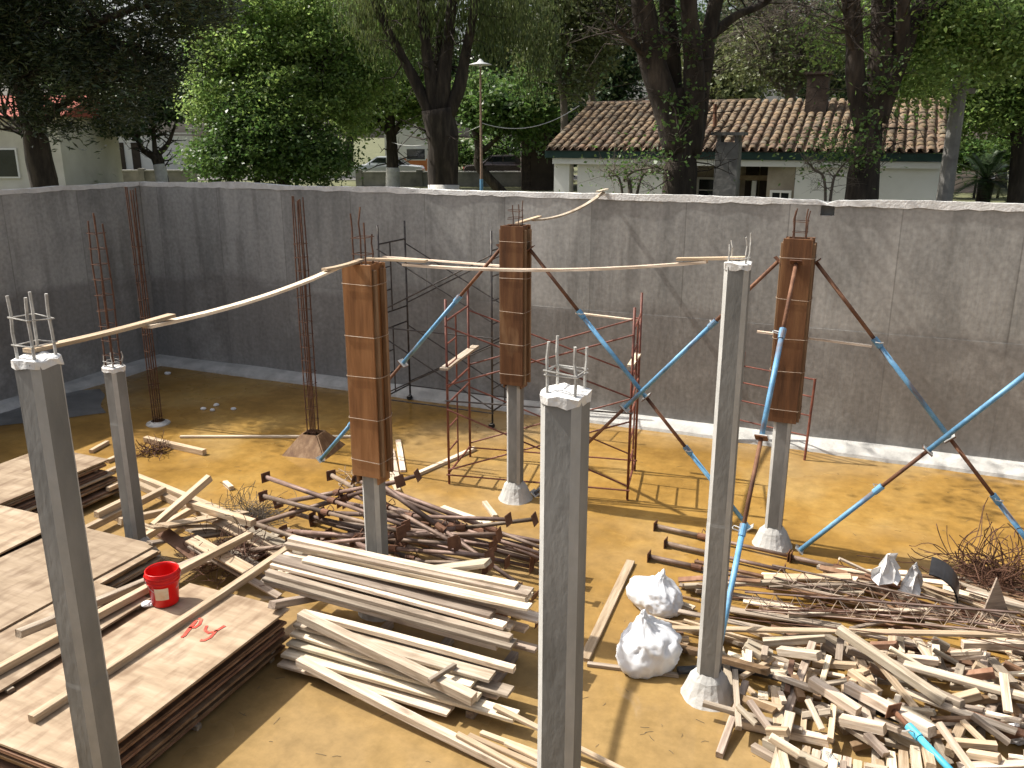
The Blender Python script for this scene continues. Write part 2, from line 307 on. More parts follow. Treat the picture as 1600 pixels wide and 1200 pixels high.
def raw_mesh(name, verts, quads, m):                     # numpy verts (n,3), quads (k,4)
    me = bpy.data.meshes.new(name); n, k = len(verts), len(quads)
    me.vertices.add(n); me.vertices.foreach_set('co', np.asarray(verts, np.float32).ravel())
    me.loops.add(k*4); me.loops.foreach_set('vertex_index', np.asarray(quads, np.int32).ravel())
    me.polygons.add(k); me.polygons.foreach_set('loop_start', np.arange(k, dtype=np.int32)*4)
    me.polygons.foreach_set('loop_total', np.full(k, 4, np.int32)); me.update(calc_edges=True); me.validate()
    me.materials.append(MATS[m]); return me

# ================================================================== SETTING
U0, U1, V0, V1, WT, WH, JZ = -14.8, 9.6, -1.3, 14.27, .25, 3.92, 1.96
# ground sheet with the pit cut out of it
def ground():
    inn = [xy(U0-WT,V0-WT), xy(U1+WT,V0-WT), xy(U1+WT,V1+WT), xy(U0-WT,V1+WT)]
    mids = [xy(-60,-40), xy(60,-40), xy(60,75), xy(-60,75)]; outs = [xy(-900,-900), xy(900,-900), xy(900,900), xy(-900,900)]
    vs = [(x,y,GZ) for x,y in inn] + [(x,y,GZ) for x,y in mids] + [(x,y,GZ) for x,y in outs]
    fs = [(a+i, a+(i+1)%4, a+4+(i+1)%4, a+4+i) for a in (0,4) for i in range(4)]
    fs = [tuple(reversed(f)) for f in fs]
    tag(MB().add(vs, fs).build('ground', 'grass'), kind='structure')
ground()
f = MB().add([(U0-.1,V0-.1,0),(U1+.1,V0-.1,0),(U1+.1,V1+.1,0),(U0-.1,V1+.1,0)], [(0,1,2,3)]).build('pit_floor', 'muddy_water_floor', rot=GR)
tag(f, kind='structure')
# road beyond the garden wall
rd = MB().box((0,0,0), (160,7,.05)).build('road', 'asphalt', loc=(0,57,GZ+.01)); tag(rd, kind='structure')

def retaining(name, label, a, b, notch=None):
    # a,b in grid coordinates; interior is on the left-hand normal side
    a = Vector(a); b = Vector(b); L = (b-a).length; ang = math.atan2(b.y-a.y, b.x-a.x)
    t = thing(name, label, 'wall', gl(a.x, a.y, 0), (0,0,ang-YAW))
    lo = MB().box((L/2, -WT/2, JZ/2-.05), (L, WT, JZ+.1)).build('lower_lift', 'retaining_concrete', t)
    up = MB()
    if notch:
        n0, n1, nd = notch
        up.box((n0/2, -WT/2-.006, (JZ+WH)/2), (n0, WT, WH-JZ)); up.box(((n1+L)/2, -WT/2-.006, (JZ+WH)/2), (L-n1, WT, WH-JZ))
        up.box(((n0+n1)/2, -WT/2-.006, (JZ+WH-nd)/2), (n1-n0, WT, WH-nd-JZ)); up.box(((n0+n1)/2, -WT+.04, WH-nd/2), (n1-n0, .06, nd-.004))
    else: up.box((L/2, -WT/2-.006, (JZ+WH)/2), (L, WT, WH-JZ))
    up.build('upper_lift', 'retaining_concrete', t)
    # lumpy mortar along the top
    n = int(L/.16); vs = []; fs = []
    for i in range(n+1):
        x = L*i/n; k = notch and notch[0]-.02 < x < notch[1]+.02
        h = .022 + .055*max(0, mnoise.noise((x*.9+a.x*3, ang*5, 1.5))+.28) + random.uniform(0,.012)
        if k: h = -.02
        y0 = -.006 + .018*mnoise.noise((x*2.1, 4.2+ang, 0)); y1 = -WT-.01
        vs += [(x, y0+.012, WH-.035-.03*random.random()), (x, y0+.004, WH+h), (x, y1, WH+h*.8), (x, y1-.01, WH-.03)]
    for i in range(n):
        for k in range(3): fs.append((i*4+k, i*4+4+k, i*4+5+k, i*4+1+k))
    MB().add(vs, fs).build('mortar_cap', 'white_mortar', t)
    # haunch along the foot of the wall
    vs = []; fs = []
    for i in range(n+1):
        x = L*i/n; q = mnoise.noise((x*.7, 9+ang, 2)); d = .30 + .05*q + random.uniform(-.01,.01); h = .13 + .03*q
        vs += [(x, -.02, h+.035), (x, d*.55, h), (x, d, .05), (x, d+.03, -.02)]
    for i in range(n):
        for k in range(3): fs.append((i*4+k, i*4+1+k, i*4+5+k, i*4+4+k))
    MB().add(vs, fs).build('footing_strip', 'grey_footing', t)
    return t
retaining('retaining_wall', 'long stained concrete retaining wall across the back of the pit', (U1+WT,V1), (U0-WT,V1), notch=(U1+WT-uvof(*PV(1304,330,V1).xy)[0], U1+WT-uvof(*PV(1282,330,V1).xy)[0], .2))
retaining('retaining_wall', 'shaded concrete retaining wall running along the left side of the pit', (U0,V1), (U0,V0))
retaining('retaining_wall', 'concrete retaining wall out of view at the right side of the pit', (U1,V0), (U1,V1))
retaining('retaining_wall', 'concrete retaining wall out of view below the viewer', (U0-WT,V0), (U1+WT,V0))

# ------------------------------------------------------------------ house with the tile roof
def house():
    eL = PY(852, 233, 20.7); zE = eL.z; o = uvof(eL.x, eL.y)
    Lh = 8.35; run = 3.1; rise = 1.08; zg = GZ
    t = thing('tiled_house', 'low white house with an old barrel-tile roof behind the back wall', 'house', gl(o[0], o[1], zg), GR)
    ze = zE - zg; sl = math.atan2(rise, run); SL = math.hypot(run, rise)
    def wallp(name, x0, x1, y0, y1, z0, z1, m): return MB().box(((x0+x1)/2,(y0+y1)/2,(z0+z1)/2), (x1-x0, y1-y0, z1-z0)).build(name, m, t)
    wz = ze-.22
    wallp('pillar', .14,.52,.22,.52, 0, wz, 'white_wall')
    wallp('wall', .70,3.15,.28,.46, .75, wz, 'white_wall'); wallp('dado', .70,3.2,.24,.5, 0, .745, 'brown_brick')
    wallp('wall', 5.55,8.3,.25,.45, 0, wz, 'white_wall')
    wallp('porch_wall', .3,8.08,1.95,2.12, 0, wz+.3, 'porch_wall'); wallp('side_wall', 8.1,8.28,.46,5.6, 0, wz, 'white_wall')
    wallp('side_wall', .3,.44,2.13,5.6, 0, wz, 'cream_wall'); wallp('rear_wall', .3,8.26,5.61,5.75, 0, wz, 'white_wall')
    wallp('porch_wall', 4.98,5.54,.27,.43, 0, wz, 'porch_wall'); wallp('porch_floor', .3,8.05,.3,1.94, 0,.12, 'stack_concrete')
    # porch window and doors
    def window(x, y, z, W_, H_, m='white_wall', nx=2, nz=3):
        fr = MB(); th = .05
        fr.box((x,y,z+H_/2-th/2),(W_,.06,th)); fr.box((x,y,z-H_/2+th/2),(W_,.06,th)); fr.box((x-W_/2+th/2,y,z),(th,.058,H_-2*th)); fr.box((x+W_/2-th/2,y,z),(th,.058,H_-2*th))
        for i in range(1,nx): fr.box((x-W_/2+W_*i/nx,y,z),(.025,.05,H_-2*th))
        for i in range(1,nz): fr.box((x,y+.001,z-H_/2+H_*i/nz),(W_-2*th,.045,.025))
        w_ = fr.build('window', m, t); MB().box((x,y+.02,z),(W_-.06,.012,H_-.06)).build('pane', 'window_glass', w_); return w_
    window(5.28,.24,1.12,.44,.72)
    window(3.6,1.91,1.2,.9,.9)
    for x in (4.42, 4.75):
        wallp('door', x-.14,x+.14,1.87,1.94,.13,2.0,'dark_door')
    for x in (4.2, 4.58, 4.93): wallp('post', x-.05,x+.05,1.2,1.3,.13,1.62,'white_wall')
    wallp('lintel', 4.1,5.0,1.18,1.32,1.63,1.74,'brown_brick')
    wallp('fascia', -.02,Lh+.02,.03,.08, ze-.19, ze-.035, 'green_fascia'); wallp('beam', .14,8.3,.1,.2, ze-.33, ze-.2, 'white_wall')
    # roof: bed, tiles, ridge
    roof = MB()
    yr = run; zr = ze + rise
    roof.add([(0,0,ze-.03),(Lh,0,ze-.03),(Lh,yr,zr-.03),(0,yr,zr-.03),(Lh,2*yr,ze-.03),(0,2*yr,ze-.03)], [(0,1,2,3),(3,2,4,5),(0,3,5),(1,4,2)])
    rf = roof.build('roof', 'tile_bed', t)
    nc = 44; nr = 15; pw = Lh/nc; ex = SL/nr
    def tile_mb(r0, r1, L_, th=.016, seg=6):
        vs = []; fs = []
        for (yy, r, rr) in ((0,r0,r0-th),(L_,r1,r1-th)):
            for k in range(seg+1):
                a = math.pi*k/seg; vs.append((r*math.cos(a), yy, r*.58*math.sin(a)))
            for k in range(seg+1):
                a = math.pi*k/seg; vs.append((rr*math.cos(a), yy, rr*.58*math.sin(a)))
        n = seg+1
        for k in range(seg):
            fs.append((k, k+1, 2*n+k+1, 2*n+k)); fs.append((n+k+1, n+k, k, k+1)[::-1]); 
        return MB().add(vs, fs)
    covers = [tile_mb(pw*.40, pw*.32, ex*1.18).mesh('roof_tile','tile_clay',True) for _ in range(2)]
    for me in covers: me.shade_smooth() if hasattr(me,'shade_smooth') else None
    spots = []
    for i in range(nc):
        for j in range(nr):
            x = (i+.5)*pw + random.gauss(0,.008); s = j*ex - .05 + random.gauss(0,.012)
            spots.append((x, s*math.cos(sl), ze + s*math.sin(sl) + .035 + random.uniform(0,.012), i, j))
    def camdist(q): p_ = gl(o[0],o[1]); wv = xy(q[0],q[1]); return math.hypot(p_.x+wv[0], p_.y+wv[1])
    spots.sort(key=camdist)
    rest = MB(); base = tile_mb(pw*.40, pw*.32, ex*1.18)
    for k, q in enumerate(spots):
        rz = random.gauss(0,.03); rx = sl - .02 + random.gauss(0,.015)
        if k < 300: link('roof_tile', covers[k%2], rf, q[:3], (rx, random.gauss(0,.04), rz))
        else:
            M = Matrix.Translation(q[:3]) @ Matrix.Rotation(rz,4,'Z') @ Matrix.Rotation(rx,4,'X')
            rest.add([M @ Vector(v_) for v_ in base.v], base.f)
    tag(rest.build('far_roof_tiles', 'tile_clay', rf, True), kind='stuff')
    # channel tiles under the covers, corrugated, one sheet
    ch = MB(); vs = []; fs = []; NX = nc*6; NY = nr
    for j in range(NY+1):
        for k in range(NX+1):
            x = Lh*k/NX; ph = (x/pw - .5) % 1.0; s = min(SL, j*ex)
            vs.append((x, s*math.cos(sl), ze + s*math.sin(sl) + .03*math.cos(2*math.pi*ph) - .0 + (.012 if j%2 else 0)))
    for j in range(NY):
        for k in range(NX): a = j*(NX+1)+k; fs.append((a, a+1, a+NX+2, a+NX+1))
    ch.add(vs, fs).build('channel_tiles', 'tile_clay', rf)
    rid = tile_mb(.12,.105,.42)
    rme = rid.mesh('ridge_tile','tile_clay',True)
    for k in range(12): link('ridge_tile', rme, rf, (.02 + k*Lh/24 + .36, yr, zr-.0 + random.uniform(0,.012)), (0,0,math.pi/2))
    # back slope covers omitted from view; chimney, stub pipe
    cp = PV(1277, 150, o[1]+yr-.75); cxh = uvof(cp.x, cp.y)[0]-o[0]; ctop = PV(1277, 117, o[1]+yr-.75).z - zg
    MB().box((cxh, yr-.75, (ze+.5+ctop)/2), (.46,.45,ctop-ze-.5)).build('chimney', 'dark_brick', rf)
    MB().box((cxh, yr-.75, ctop+.03), (.58,.55,.06)).build('chimney_cap', 'dark_brick', rf)
    MB().tube([(3.62,1.2,ze+.5),(3.60,1.2,ze+.98)], [.045,.04], 8).build('vent_pipe', 'rusty_steel', rf)
    return o, ze
house_o, house_ze = house()
# barbecue chimney standing in front of the porch
b = gl(*uvof(*PY(1137,260,16.9).xy), GZ)
t = thing('barbecue_chimney', 'weathered concrete barbecue chimney with a flat slab cap before the porch', 'chimney', b, GR)
MB().box((0,0,.5),(.85,.7,1.0)).build('firebox','stack_concrete',t)
zt_ = ZAT(16.9, 222)-GZ
MB().box((0,0,(1.0+zt_)/2),(.42,.40,zt_-1.0)).build('flue','stack_concrete',t)
for q in (-.16,.16): MB().box((q,0,zt_+.06),(.07,.36,.12)).build('cap_leg','stack_concrete',t)
MB().box((0,0,zt_+.15),(.60,.54,.06)).build('cap_slab','stack_concrete',t)

# utility post at the right end of the house
p = G3(1483, 15.6)
zt_ = ZAT(15.6,118)-GZ
MBp = thing('concrete_post', 'tall grey concrete post at the right end of the tiled house', 'post', p)
MB().tube([(0,0,-.3),(.02,0,zt_)], [.15,.115], 10).build('shaft','stack_concrete',MBp)
MB().box((.02,0,zt_-.25),(.5,.09,.09)).build('cross_arm','stack_concrete',MBp)

# ------------------------------------------------------------------ far houses
def simple_house(name, label, px0, px1, Y, ytop, mwall, depth=6, roof=None, wins=(), base=None, rise=1.4, doors=()):
    a = PY(px0, ytop, Y); b_ = PY(px1, ytop, Y); W_ = b_.x-a.x; hz = a.z-GZ
    t = thing(name, label, 'house', (a.x, Y, GZ))
    MB().box((W_/2, depth/2, hz/2-.1), (W_, depth, hz+.2)).build('wall', mwall, t)
    if base: MB().box((W_/2, -.03, base[0]/2), (W_+.04, .05, base[0])).build('painted_base', base[1], t)
    if roof:
        r = MB().add([(-.4,-.5,hz),(W_+.4,-.5,hz),(W_+.4,depth/2,hz+rise),(-.4,depth/2,hz+rise),(W_+.4,depth+.5,hz),(-.4,depth+.5,hz)], [(0,1,2,3),(3,2,4,5),(0,3,5),(1,4,2),(0,5,4,1)])
        r.build('roof', roof, t)
    else: MB().box((W_/2, depth/2, hz+.16), (W_+.15, depth+.15, .12)).build('parapet', mwall, t)
    for (px, py, wp, hp) in wins:
        c = PY(px, py, Y); k = Y/FPX; w_ = MB().box((c.x-a.x, -.04, c.z-GZ), (wp*k, .09, hp*k)).build('window', 'white_wall', t)
        MB().box((c.x-a.x, -.055, c.z-GZ), (wp*k-.14, .09, hp*k-.14)).build('pane', 'window_glass', w_)
    for (px, wp, hgt) in doors:
        c = PY(px, 260, Y); k = Y/FPX; MB().box((c.x-a.x, -.03, hgt/2), (wp*k, .08, hgt)).build('door', 'dark_door', t)
    return t
simple_house('far_house', 'cream house with a red roof at the far left behind the dark tree', -80, 88, 40, 182, 'cream_wall', roof='red_roof', wins=((12,255,34,44),), rise=1.0)
simple_house('far_house', 'long pale low building beyond the garden at left', 92, 272, 66, 212, 'white_wall', wins=((140,240,24,18),), doors=((190,14,2.1),(215,12,2.1)))
simple_house('far_house', 'pinkish house wall glimpsed beside the bright green tree', 274, 330, 70, 212, 'pink_wall', wins=((292,238,10,8),))
simple_house('far_house', 'white house with orange painted base and one dark window across the road', 600, 690, 64, 200, 'white_wall', wins=((650,241,30,18),), base=(1.0,'orange_paint'))
simple_house('far_house', 'dark shed with pale pillar between lamp post and tiled house', 815, 868, 44, 205, 'dark_brick', wins=(), doors=((845,30,2.0),))
simple_house('far_house', 'mauve house glimpsed behind the palm at right', 1492, 1560, 42, 205, 'pink_wall', wins=((1510,232,12,18),))

# garden wall along the road with pilasters, one length each
def garden_wall(px0, px1, Y, label):
    a = G3(px0, Y); b_ = G3(px1, Y); W_ = b_.x-a.x
    t = thing('garden_wall', label, 'wall', a)
    MB().box((W_/2, 0, .35), (W_, .18, .74)).build('wall_panel', 'garden_wall', t); MB().box((W_/2, 0, .755), (W_+.02, .26, .07)).build('coping', 'grey_footing', t)
    n = max(2, int(W_/2.6))
    for i in range(n+1): MB().box((W_*i/n, -.02, .42), (.32, .3, .9)).build('pilaster', 'garden_wall', t)
garden_wall(560, 845, 47, 'low grey garden wall with pilasters between the white-trunked trees')
garden_wall(60, 300, 49, 'low garden wall at the far left beneath the dark conifer')

# ------------------------------------------------------------------ street lamp
p = G3(752, 21.2); zt_ = ZAT(21.2, 100)-GZ
t = thing('street_lamp', 'thin rusty street lamp with a flat disc shade', 'lamp', p)
MB().tube([(0,0,-.2),(0,0,1.6)], .042, 10).build('pole_base', 'blue_paint', t); MB().tube([(0,0,1.6),(0,0,zt_)], [.032,.02], 8).build('pole', 'rust_pole', t)
MB().lathe([(.014,.11),(.05,.08),(.08,.04),(.255,-.01),(.26,-.024),(.07,.0),(.035,-.014)], 24, (0,0,zt_)).build('lamp_shade', 'lamp_enamel', t, True)
MB().lathe([(.0,-.08),(.035,-.07),(.045,-.03),(.03,0)], 12, (0,0,zt_)).build('bulb', 'white_plastic', t, True)

# ------------------------------------------------------------------ parked cars
def car(label, px, Y, paint, rz=0.0, group=None, s=1.0):
    t = thing('parked_car', label, 'car', G3(px, Y) + Vector((0,0,.04)), (0,0,rz)); t.scale = (s,s,s)
    L_ = 4.1; W_ = 1.66
    prof = [(-2.05,.35),(-2.05,.72),(-1.92,.86),(-1.2,.93),(-.62,1.36),(.55,1.40),(1.18,.98),(1.78,.9),(2.03,.74),(2.05,.35)]
    vs = []; fs = []; n = len(prof)
    for y, k in ((-W_/2,0),(-W_/2+.12,1),(W_/2-.12,1),(W_/2,0)):
        for (x, z) in prof:
            zz = z if k else (z if z < .95 else .95 + (z-.95)*.0); sc = 1 if k else .985
            vs.append((x*sc, y if z < .97 else y*(.82 if k else .96), zz + (.02 if k and z>.5 else 0)))
    for j in range(3):
        for i in range(n-1): fs.append((j*n+i, j*n+i+1, j*n+n+i+1, j*n+n+i))
    fs.append(tuple(range(n))); fs.append(tuple(3*n+i for i in range(n-1,-1,-1)))
    fs += [(0,n,2*n,3*n),(n-1,4*n-1,3*n-1,2*n-1)]
    MB().add(vs, fs).build('body', paint, t)
    for sg in (-1,1):
        g = MB().add([(-1.12,sg*W_*.452,.99),(1.05,sg*W_*.452,.99),(.52,sg*W_*.415,1.36),(-.58,sg*W_*.415,1.34)], [(0,1,2,3)]); g.build('side_window', 'window_glass', t)
        MB().box((-.03,sg*W_*.44,1.17),(.06,.03,.38)).build('window_pillar', paint, t)
    MB().add([(1.19,-.6,1.02),(1.19,.6,1.02),(.60,.54,1.4),(.60,-.54,1.4)],[(0,1,2,3)]).build('windscreen','window_glass',t)
    MB().add([(-1.22,-.6,.98),(-1.22,.6,.98),(-.67,.54,1.37),(-.67,-.54,1.37)],[(0,1,2,3)]).build('rear_window','window_glass',t)
    for x in (-1.25,1.28):
        for y in (-W_/2+.06, W_/2-.06):
            wv = MB().tube([(x,y-.1,.31),(x,y+.1,.31)], .31, 18).build('wheel', 'rubber', t); MB().tube([(x,y-.108,.31),(x,y+.108,.31)], .18, 12).build('rim', 'zinc', wv)
    for y in (-.58,.58): MB().box((2.03,y,.68),(.06,.26,.12)).build('headlight','white_plastic',t); MB().box((-2.04,y,.72),(.05,.24,.12)).build('tail_light','red_plastic',t)
car('silver hatchback parked across the road behind the low wall', 606, 51, 'car_silver', math.pi)
car('dark red-brown car parked across the road right of the lamp post', 786, 50, 'car_dark', .05, s=1.08)

# ------------------------------------------------------------------ trees
def leaf_mesh(name, m, centers, size, mode='leaf', aspect=.55):
    n = len(centers); c = np.asarray(centers)
    if mode == 'droop': d = np.stack([RNG.normal(0,.18,n), RNG.normal(0,.18,n), -np.ones(n)], 1)
    elif mode == 'needle': d = RNG.normal(0,1,(n,3)); d[:,2] = d[:,2]*.5 + .1
    else: d = RNG.normal(0,1,(n,3)); d[:,2] = d[:,2]*.55 - .25
    d /= np.linalg.norm(d,axis=1,keepdims=True)
    q = RNG.normal(0,1,(n,3)); q -= d*(q*d).sum(1,keepdims=True); q /= np.linalg.norm(q,axis=1,keepdims=True)
    L = size*RNG.uniform(.6,1.35,n)[:,None]; W = L*aspect*RNG.uniform(.7,1.2,n)[:,None]
    nrm = np.cross(d,q)*L*.12
    v = np.stack([c, c + d*L*.5 + q*W*.5 + nrm, c + d*L, c + d*L*.5 - q*W*.5 + nrm], 1).reshape(-1,3)
    return raw_mesh(name, v, np.arange(4*n).reshape(-1,4), m)
def clump_points(ells, n, per=55, spread=.32, shell=.55):
    # ells: (centre, radii, weight): sub-clumps biased to the outer shell, gaps left between them
    out = []; tot = sum(e[2] for e in ells)
    for (c, r, wgt) in ells:
        k = max(1, int(n*wgt/tot/per)); c = np.array(c); r = np.array(r)
        d = RNG.normal(0,1,(k,3)); d /= np.linalg.norm(d,axis=1,keepdims=True); rad = (shell + (1-shell)*RNG.random(k))[:,None]*RNG.uniform(.75,1.08,k)[:,None]
        cc = c + d*rad*r
        sp = spread*RNG.uniform(.5,1.5,(k,1))
        out.append((np.repeat(cc,per,0) + RNG.normal(0,1,(k*per,3))*np.repeat(sp,per,0)*np.array([1,1,.62])))
    return np.concatenate(out)
def droop_points(ells, n, per=26, length=1.3):
    out = []; tot = sum(e[2] for e in ells)
    for (c, r, wgt) in ells:
        k = max(1, int(n*wgt/tot/per)); d = RNG.normal(0,1,(k,3)); d /= np.linalg.norm(d,axis=1,keepdims=True)
        cc = np.array(c) + d*np.array(r)*(RNG.random((k,1))**.4)
        s = np.tile(np.linspace(0,1,per),k); L = np.repeat(length*RNG.uniform(.5,1.5,k),per)
        p = np.repeat(cc,per,0) + RNG.normal(0,.07,(k*per,3)); p[:,2] -= s*L; p[:,0] += np.repeat(RNG.normal(0,.12,k),per)*s
        out.append(p)
    return np.concatenate(out)
def limb(mb, pts, r0, r1, n=9, wob=.06):
    pts = [Vector(p) for p in pts]; fine = []; rr = []
    m = len(pts)-1; st = 5
    for i in range(m):
        a, b_ = pts[i], pts[i+1]; pa = pts[i-1] if i else a*2-b_; pb = pts[i+2] if i+2 <= m else b_*2-a
        for k in range(st):
            t = k/st; q = .5*((2*a) + (b_-pa)*t + (2*pa-5*a+4*b_-pb)*t*t + (3*a-pa-3*b_+pb)*t**3)
            fine.append(q)
    fine.append(pts[-1]); N = len(fine)
    for i in range(N):
        t = i/(N-1); r = r0 + (r1-r0)*t; rr.append(r*(1+.12*mnoise.noise(fine[i]*2.3)))
        fine[i] = fine[i] + Vector((mnoise.noise(fine[i]*.9), mnoise.noise(fine[i]*.9+Vector((5,5,5))), 0))*wob
    big = max(r0, r1) > .12; s0 = len(mb.v); mb.tube(fine, rr, 18 if big else n)
    if big:
        nn = 18
        for i in range(N):
            for k in range(nn):
                q = Vector(mb.v[s0+i*nn+k]); d = q - fine[i]; f_ = 1 + .22*abs(mnoise.noise(Vector((q.x*5, q.y*5, q.z*.9)))) - .07 + .16*mnoise.noise(Vector((q.x*1.6, q.y*1.6, q.z*.7)))
                mb.v[s0+i*nn+k] = tuple(fine[i] + d*f_)
    return fine
def branchlets(mb, path, count, length, r, rnd, up=.35, twig=0):
    tips = []
    for _ in range(count):
        i = rnd.randint(len(path)//3, len(path)-1); p_ = path[i]
        d = Vector((rnd.gauss(0,1), rnd.gauss(0,1), rnd.gauss(up,.5))).normalized(); L_ = length*rnd.uniform(.5,1.2)
        q1 = p_ + d*L_*.5 + Vector((0,0,rnd.uniform(-.1,.15)*L_)); q2 = p_ + d*L_ + Vector((rnd.gauss(0,.15),rnd.gauss(0,.15),rnd.gauss(0,.2)))*L_
        mb.tube([p_, q1, q2], [r, r*.6, r*.2], 5, False); tips.append(q2)
        for _k in range(twig):
            s = q1.lerp(q2, rnd.random()); e = s + Vector((rnd.gauss(0,1), rnd.gauss(0,1), rnd.gauss(.1,.8))).normalized()*L_*rnd.uniform(.25,.6)
            mb.tube([s, (s+e)/2 + Vector((rnd.gauss(0,.04),rnd.gauss(0,.04),rnd.gauss(0,.04))), e], [r*.35, r*.25, r*.12], 3, False)
    return tips
def tree(name, label, base, trunk_paths, ells, n_leaf, leafmat, size, mode='leaf', bark='bark', white=None, nb=(10,1.6,.05), seed=1, group=None, per=55, spread=.32, aspect=.55, twig=1, shell=.55, dlen=1.3, bits=None):
    rnd = random.Random(seed); base = Vector(base)
    t = thing(name, label, 'tree', base, group=group)
    mb = MB(); first = None
    for (pts, r0, r1) in trunk_paths:
        path = limb(mb, [Vector(p_)-base for p_ in pts], r0, r1)
        first = first or path
        if nb[0]: branchlets(mb, path, nb[0], nb[1], nb[2], rnd, twig=twig)
    mb.build('trunk', bark, t, True)
    if white:
        pts, r0, r1 = trunk_paths[0]; k = [q for q in first if q.z < white] or first[:2]
        rr = [r0*1.04 - (r0-r1)*i/(len(first)-1) + .012 for i in range(len(k))]
        MB().tube(k, [x*(1+.05*mnoise.noise(q*4)) for x, q in zip(rr, k)], 12).build('whitewash', 'whitewash', t, True)
    if n_leaf:
        e2 = [(tuple(Vector(c)-base), r, w_) for c, r, w_ in ells]
        pts = droop_points(e2, n_leaf, length=dlen) if mode == 'droop' else clump_points(e2, n_leaf, per, spread, shell)
        link('crown', leaf_mesh('crown', leafmat, pts, size, mode, aspect), t)
    if bits:                                                 # sprigs of ivy and epicormic shoots
        e2 = [(tuple(Vector(c)-base), r, w_) for c, r, w_ in bits[0]]
        tag(link('shoots', leaf_mesh('shoots', bits[2], clump_points(e2, bits[1], 12, .12, .3), bits[3], 'leaf', .7), t), kind='stuff')
    return t
def E3(px, py, Y, rx, ry, rz, w_=1.0):                       # ellipsoid from pixels: rx, rz given in pixels, depth radius in metres
    k = Y/FPX; return (tuple(PY(px,py,Y)), (rx*k, ry, rz*k), w_*rx*rz)
def Q(px, py, Y, dy=0.0): p_ = PY(px, py, Y); return Vector((p_.x*(Y+dy)/Y, Y+dy, H+(p_.z-H)*(Y+dy)/Y))

# dark conifer hanging over the left corner
b = G3(72, 19.5)
tree('conifer_tree', 'big dark conifer leaning over the left corner of the pit', b,
     [([b-Vector((0,0,.3)), Q(62,250,19.5), Q(45,150,19.5), Q(28,40,19.5), Q(10,-160,19.5), Q(20,-420,19.5)], .31, .13),
      ([Q(55,205,19.5), Q(90,170,19.2), Q(160,120,18.8), Q(260,90,18.2)], .10, .03), ([Q(48,130,19.5), Q(110,60,18.5), Q(220,10,17.5), Q(330,0,16.8)], .11, .03),
      ([Q(40,110,19.5), Q(-60,60,18.5), Q(-160,60,17)], .1, .03), ([Q(40,90,19.5), Q(100,-30,20.2), Q(210,-80,20.5)], .1,.03), ([Q(60,240,19.5), Q(30,200,19.9), Q(-10,165,20)], .07, .03)],
     [E3(70,60,19.2,120,2.4,80), E3(190,110,18.6,110,1.8,70), E3(230,20,17.8,110,2.0,55), E3(-60,60,18.5,120,2.4,90), E3(120,170,18.9,90,1.6,45,.8), E3(20,-80,19.5,220,3.0,110),
      E3(170,-140,18.5,180,3,100), E3(290,10,17,60,1.3,28,.8), E3(60,-260,19.5,170,2.6,120), (tuple(gl(-15.6,11.4,9.0)),(1.5,1.3,1.1),5000), (tuple(gl(-16.2,12.8,7.6)),(1.4,1.2,1.1),5000), (tuple(gl(-15.2,13.4,9.6)),(1.6,1.4,1.2),5000), (tuple(gl(-17.5,12.2,8.0)),(1.5,1.3,1.0),26000), (tuple(gl(-17.2,11.0,7.0)),(1.2,1.0,.8),14000), (tuple(gl(-16.4,12.6,8.6)),(1.3,1.0,.8),17000)],
     190000, 'needle_dark', .145, 'needle', nb=(14,1.5,.035), seed=3, per=130, spread=.25, aspect=.22)
# small white-trunked tree at left
b = G3(252, 45)
tree('garden_tree', 'small white-trunked tree in front of the long pale building', b,
     [([b-Vector((0,0,.2)), Q(250,262,45), Q(243,243,45)], .30, .26), ([Q(243,246,45), Q(222,232,45), Q(205,190,45)], .2, .05), ([Q(243,244,45), Q(262,225,45), Q(275,190,45)], .17, .05), ([Q(243,246,45), Q(240,215,45), Q(236,170,45)], .15, .05)],
     [E3(225,165,45,65,2.2,38), E3(270,150,45,45,2,35), E3(190,185,45,45,2,26)], 9000, 'leaf_dark', .26, white=ZAT(45,254)-GZ, nb=(10,1.2,.05), seed=4)
# bright leafy tree left of centre
b = G3(440, 31)
tree('leafy_tree', 'broad bright green tree with foliage down to the wall left of centre', b,
     [([b-Vector((0,0,.2)), Q(440,240,31), Q(430,150,31), Q(420,60,31)], .22, .08), ([Q(438,220,31), Q(380,150,30.5), Q(340,90,30)], .12,.04), ([Q(438,200,31), Q(490,130,30.5), Q(520,60,30.2)], .12,.04)],
     [E3(400,70,31,95,2.2,70), E3(500,60,31,80,2,70), E3(350,150,30.5,65,1.8,60), E3(450,160,30,90,2,60), E3(540,140,31,55,1.8,60), E3(440,0,31,130,2.4,45), E3(330,60,31,45,1.6,55), E3(590,95,32,55,1.5,75,.8)],
     70000, 'leaf_fresh', .14, nb=(16,1.3,.03), seed=5, per=60, spread=.27, shell=.4)
b = G3(400, 29.5)
tree('garden_shrub', 'dark glossy shrub at the foot of the bright green tree', b,
     [([b-Vector((0,0,.2)), Q(400,260,29.5), Q(395,200,29.5)], .12, .05), ([b, Q(470,250,29.5), Q(485,200,29.5)], .1, .04), ([b, Q(340,255,29.5), Q(335,215,29.5)], .1,.04)],
     [E3(350,240,29.5,65,1.4,52), E3(430,230,29.3,70,1.4,62), E3(500,245,29.5,60,1.4,48), E3(400,170,29.6,70,1.2,45,.7)], 26000, 'leaf_mid', .14, nb=(12,.9,.025), seed=6, per=60, spread=.24, shell=.3)
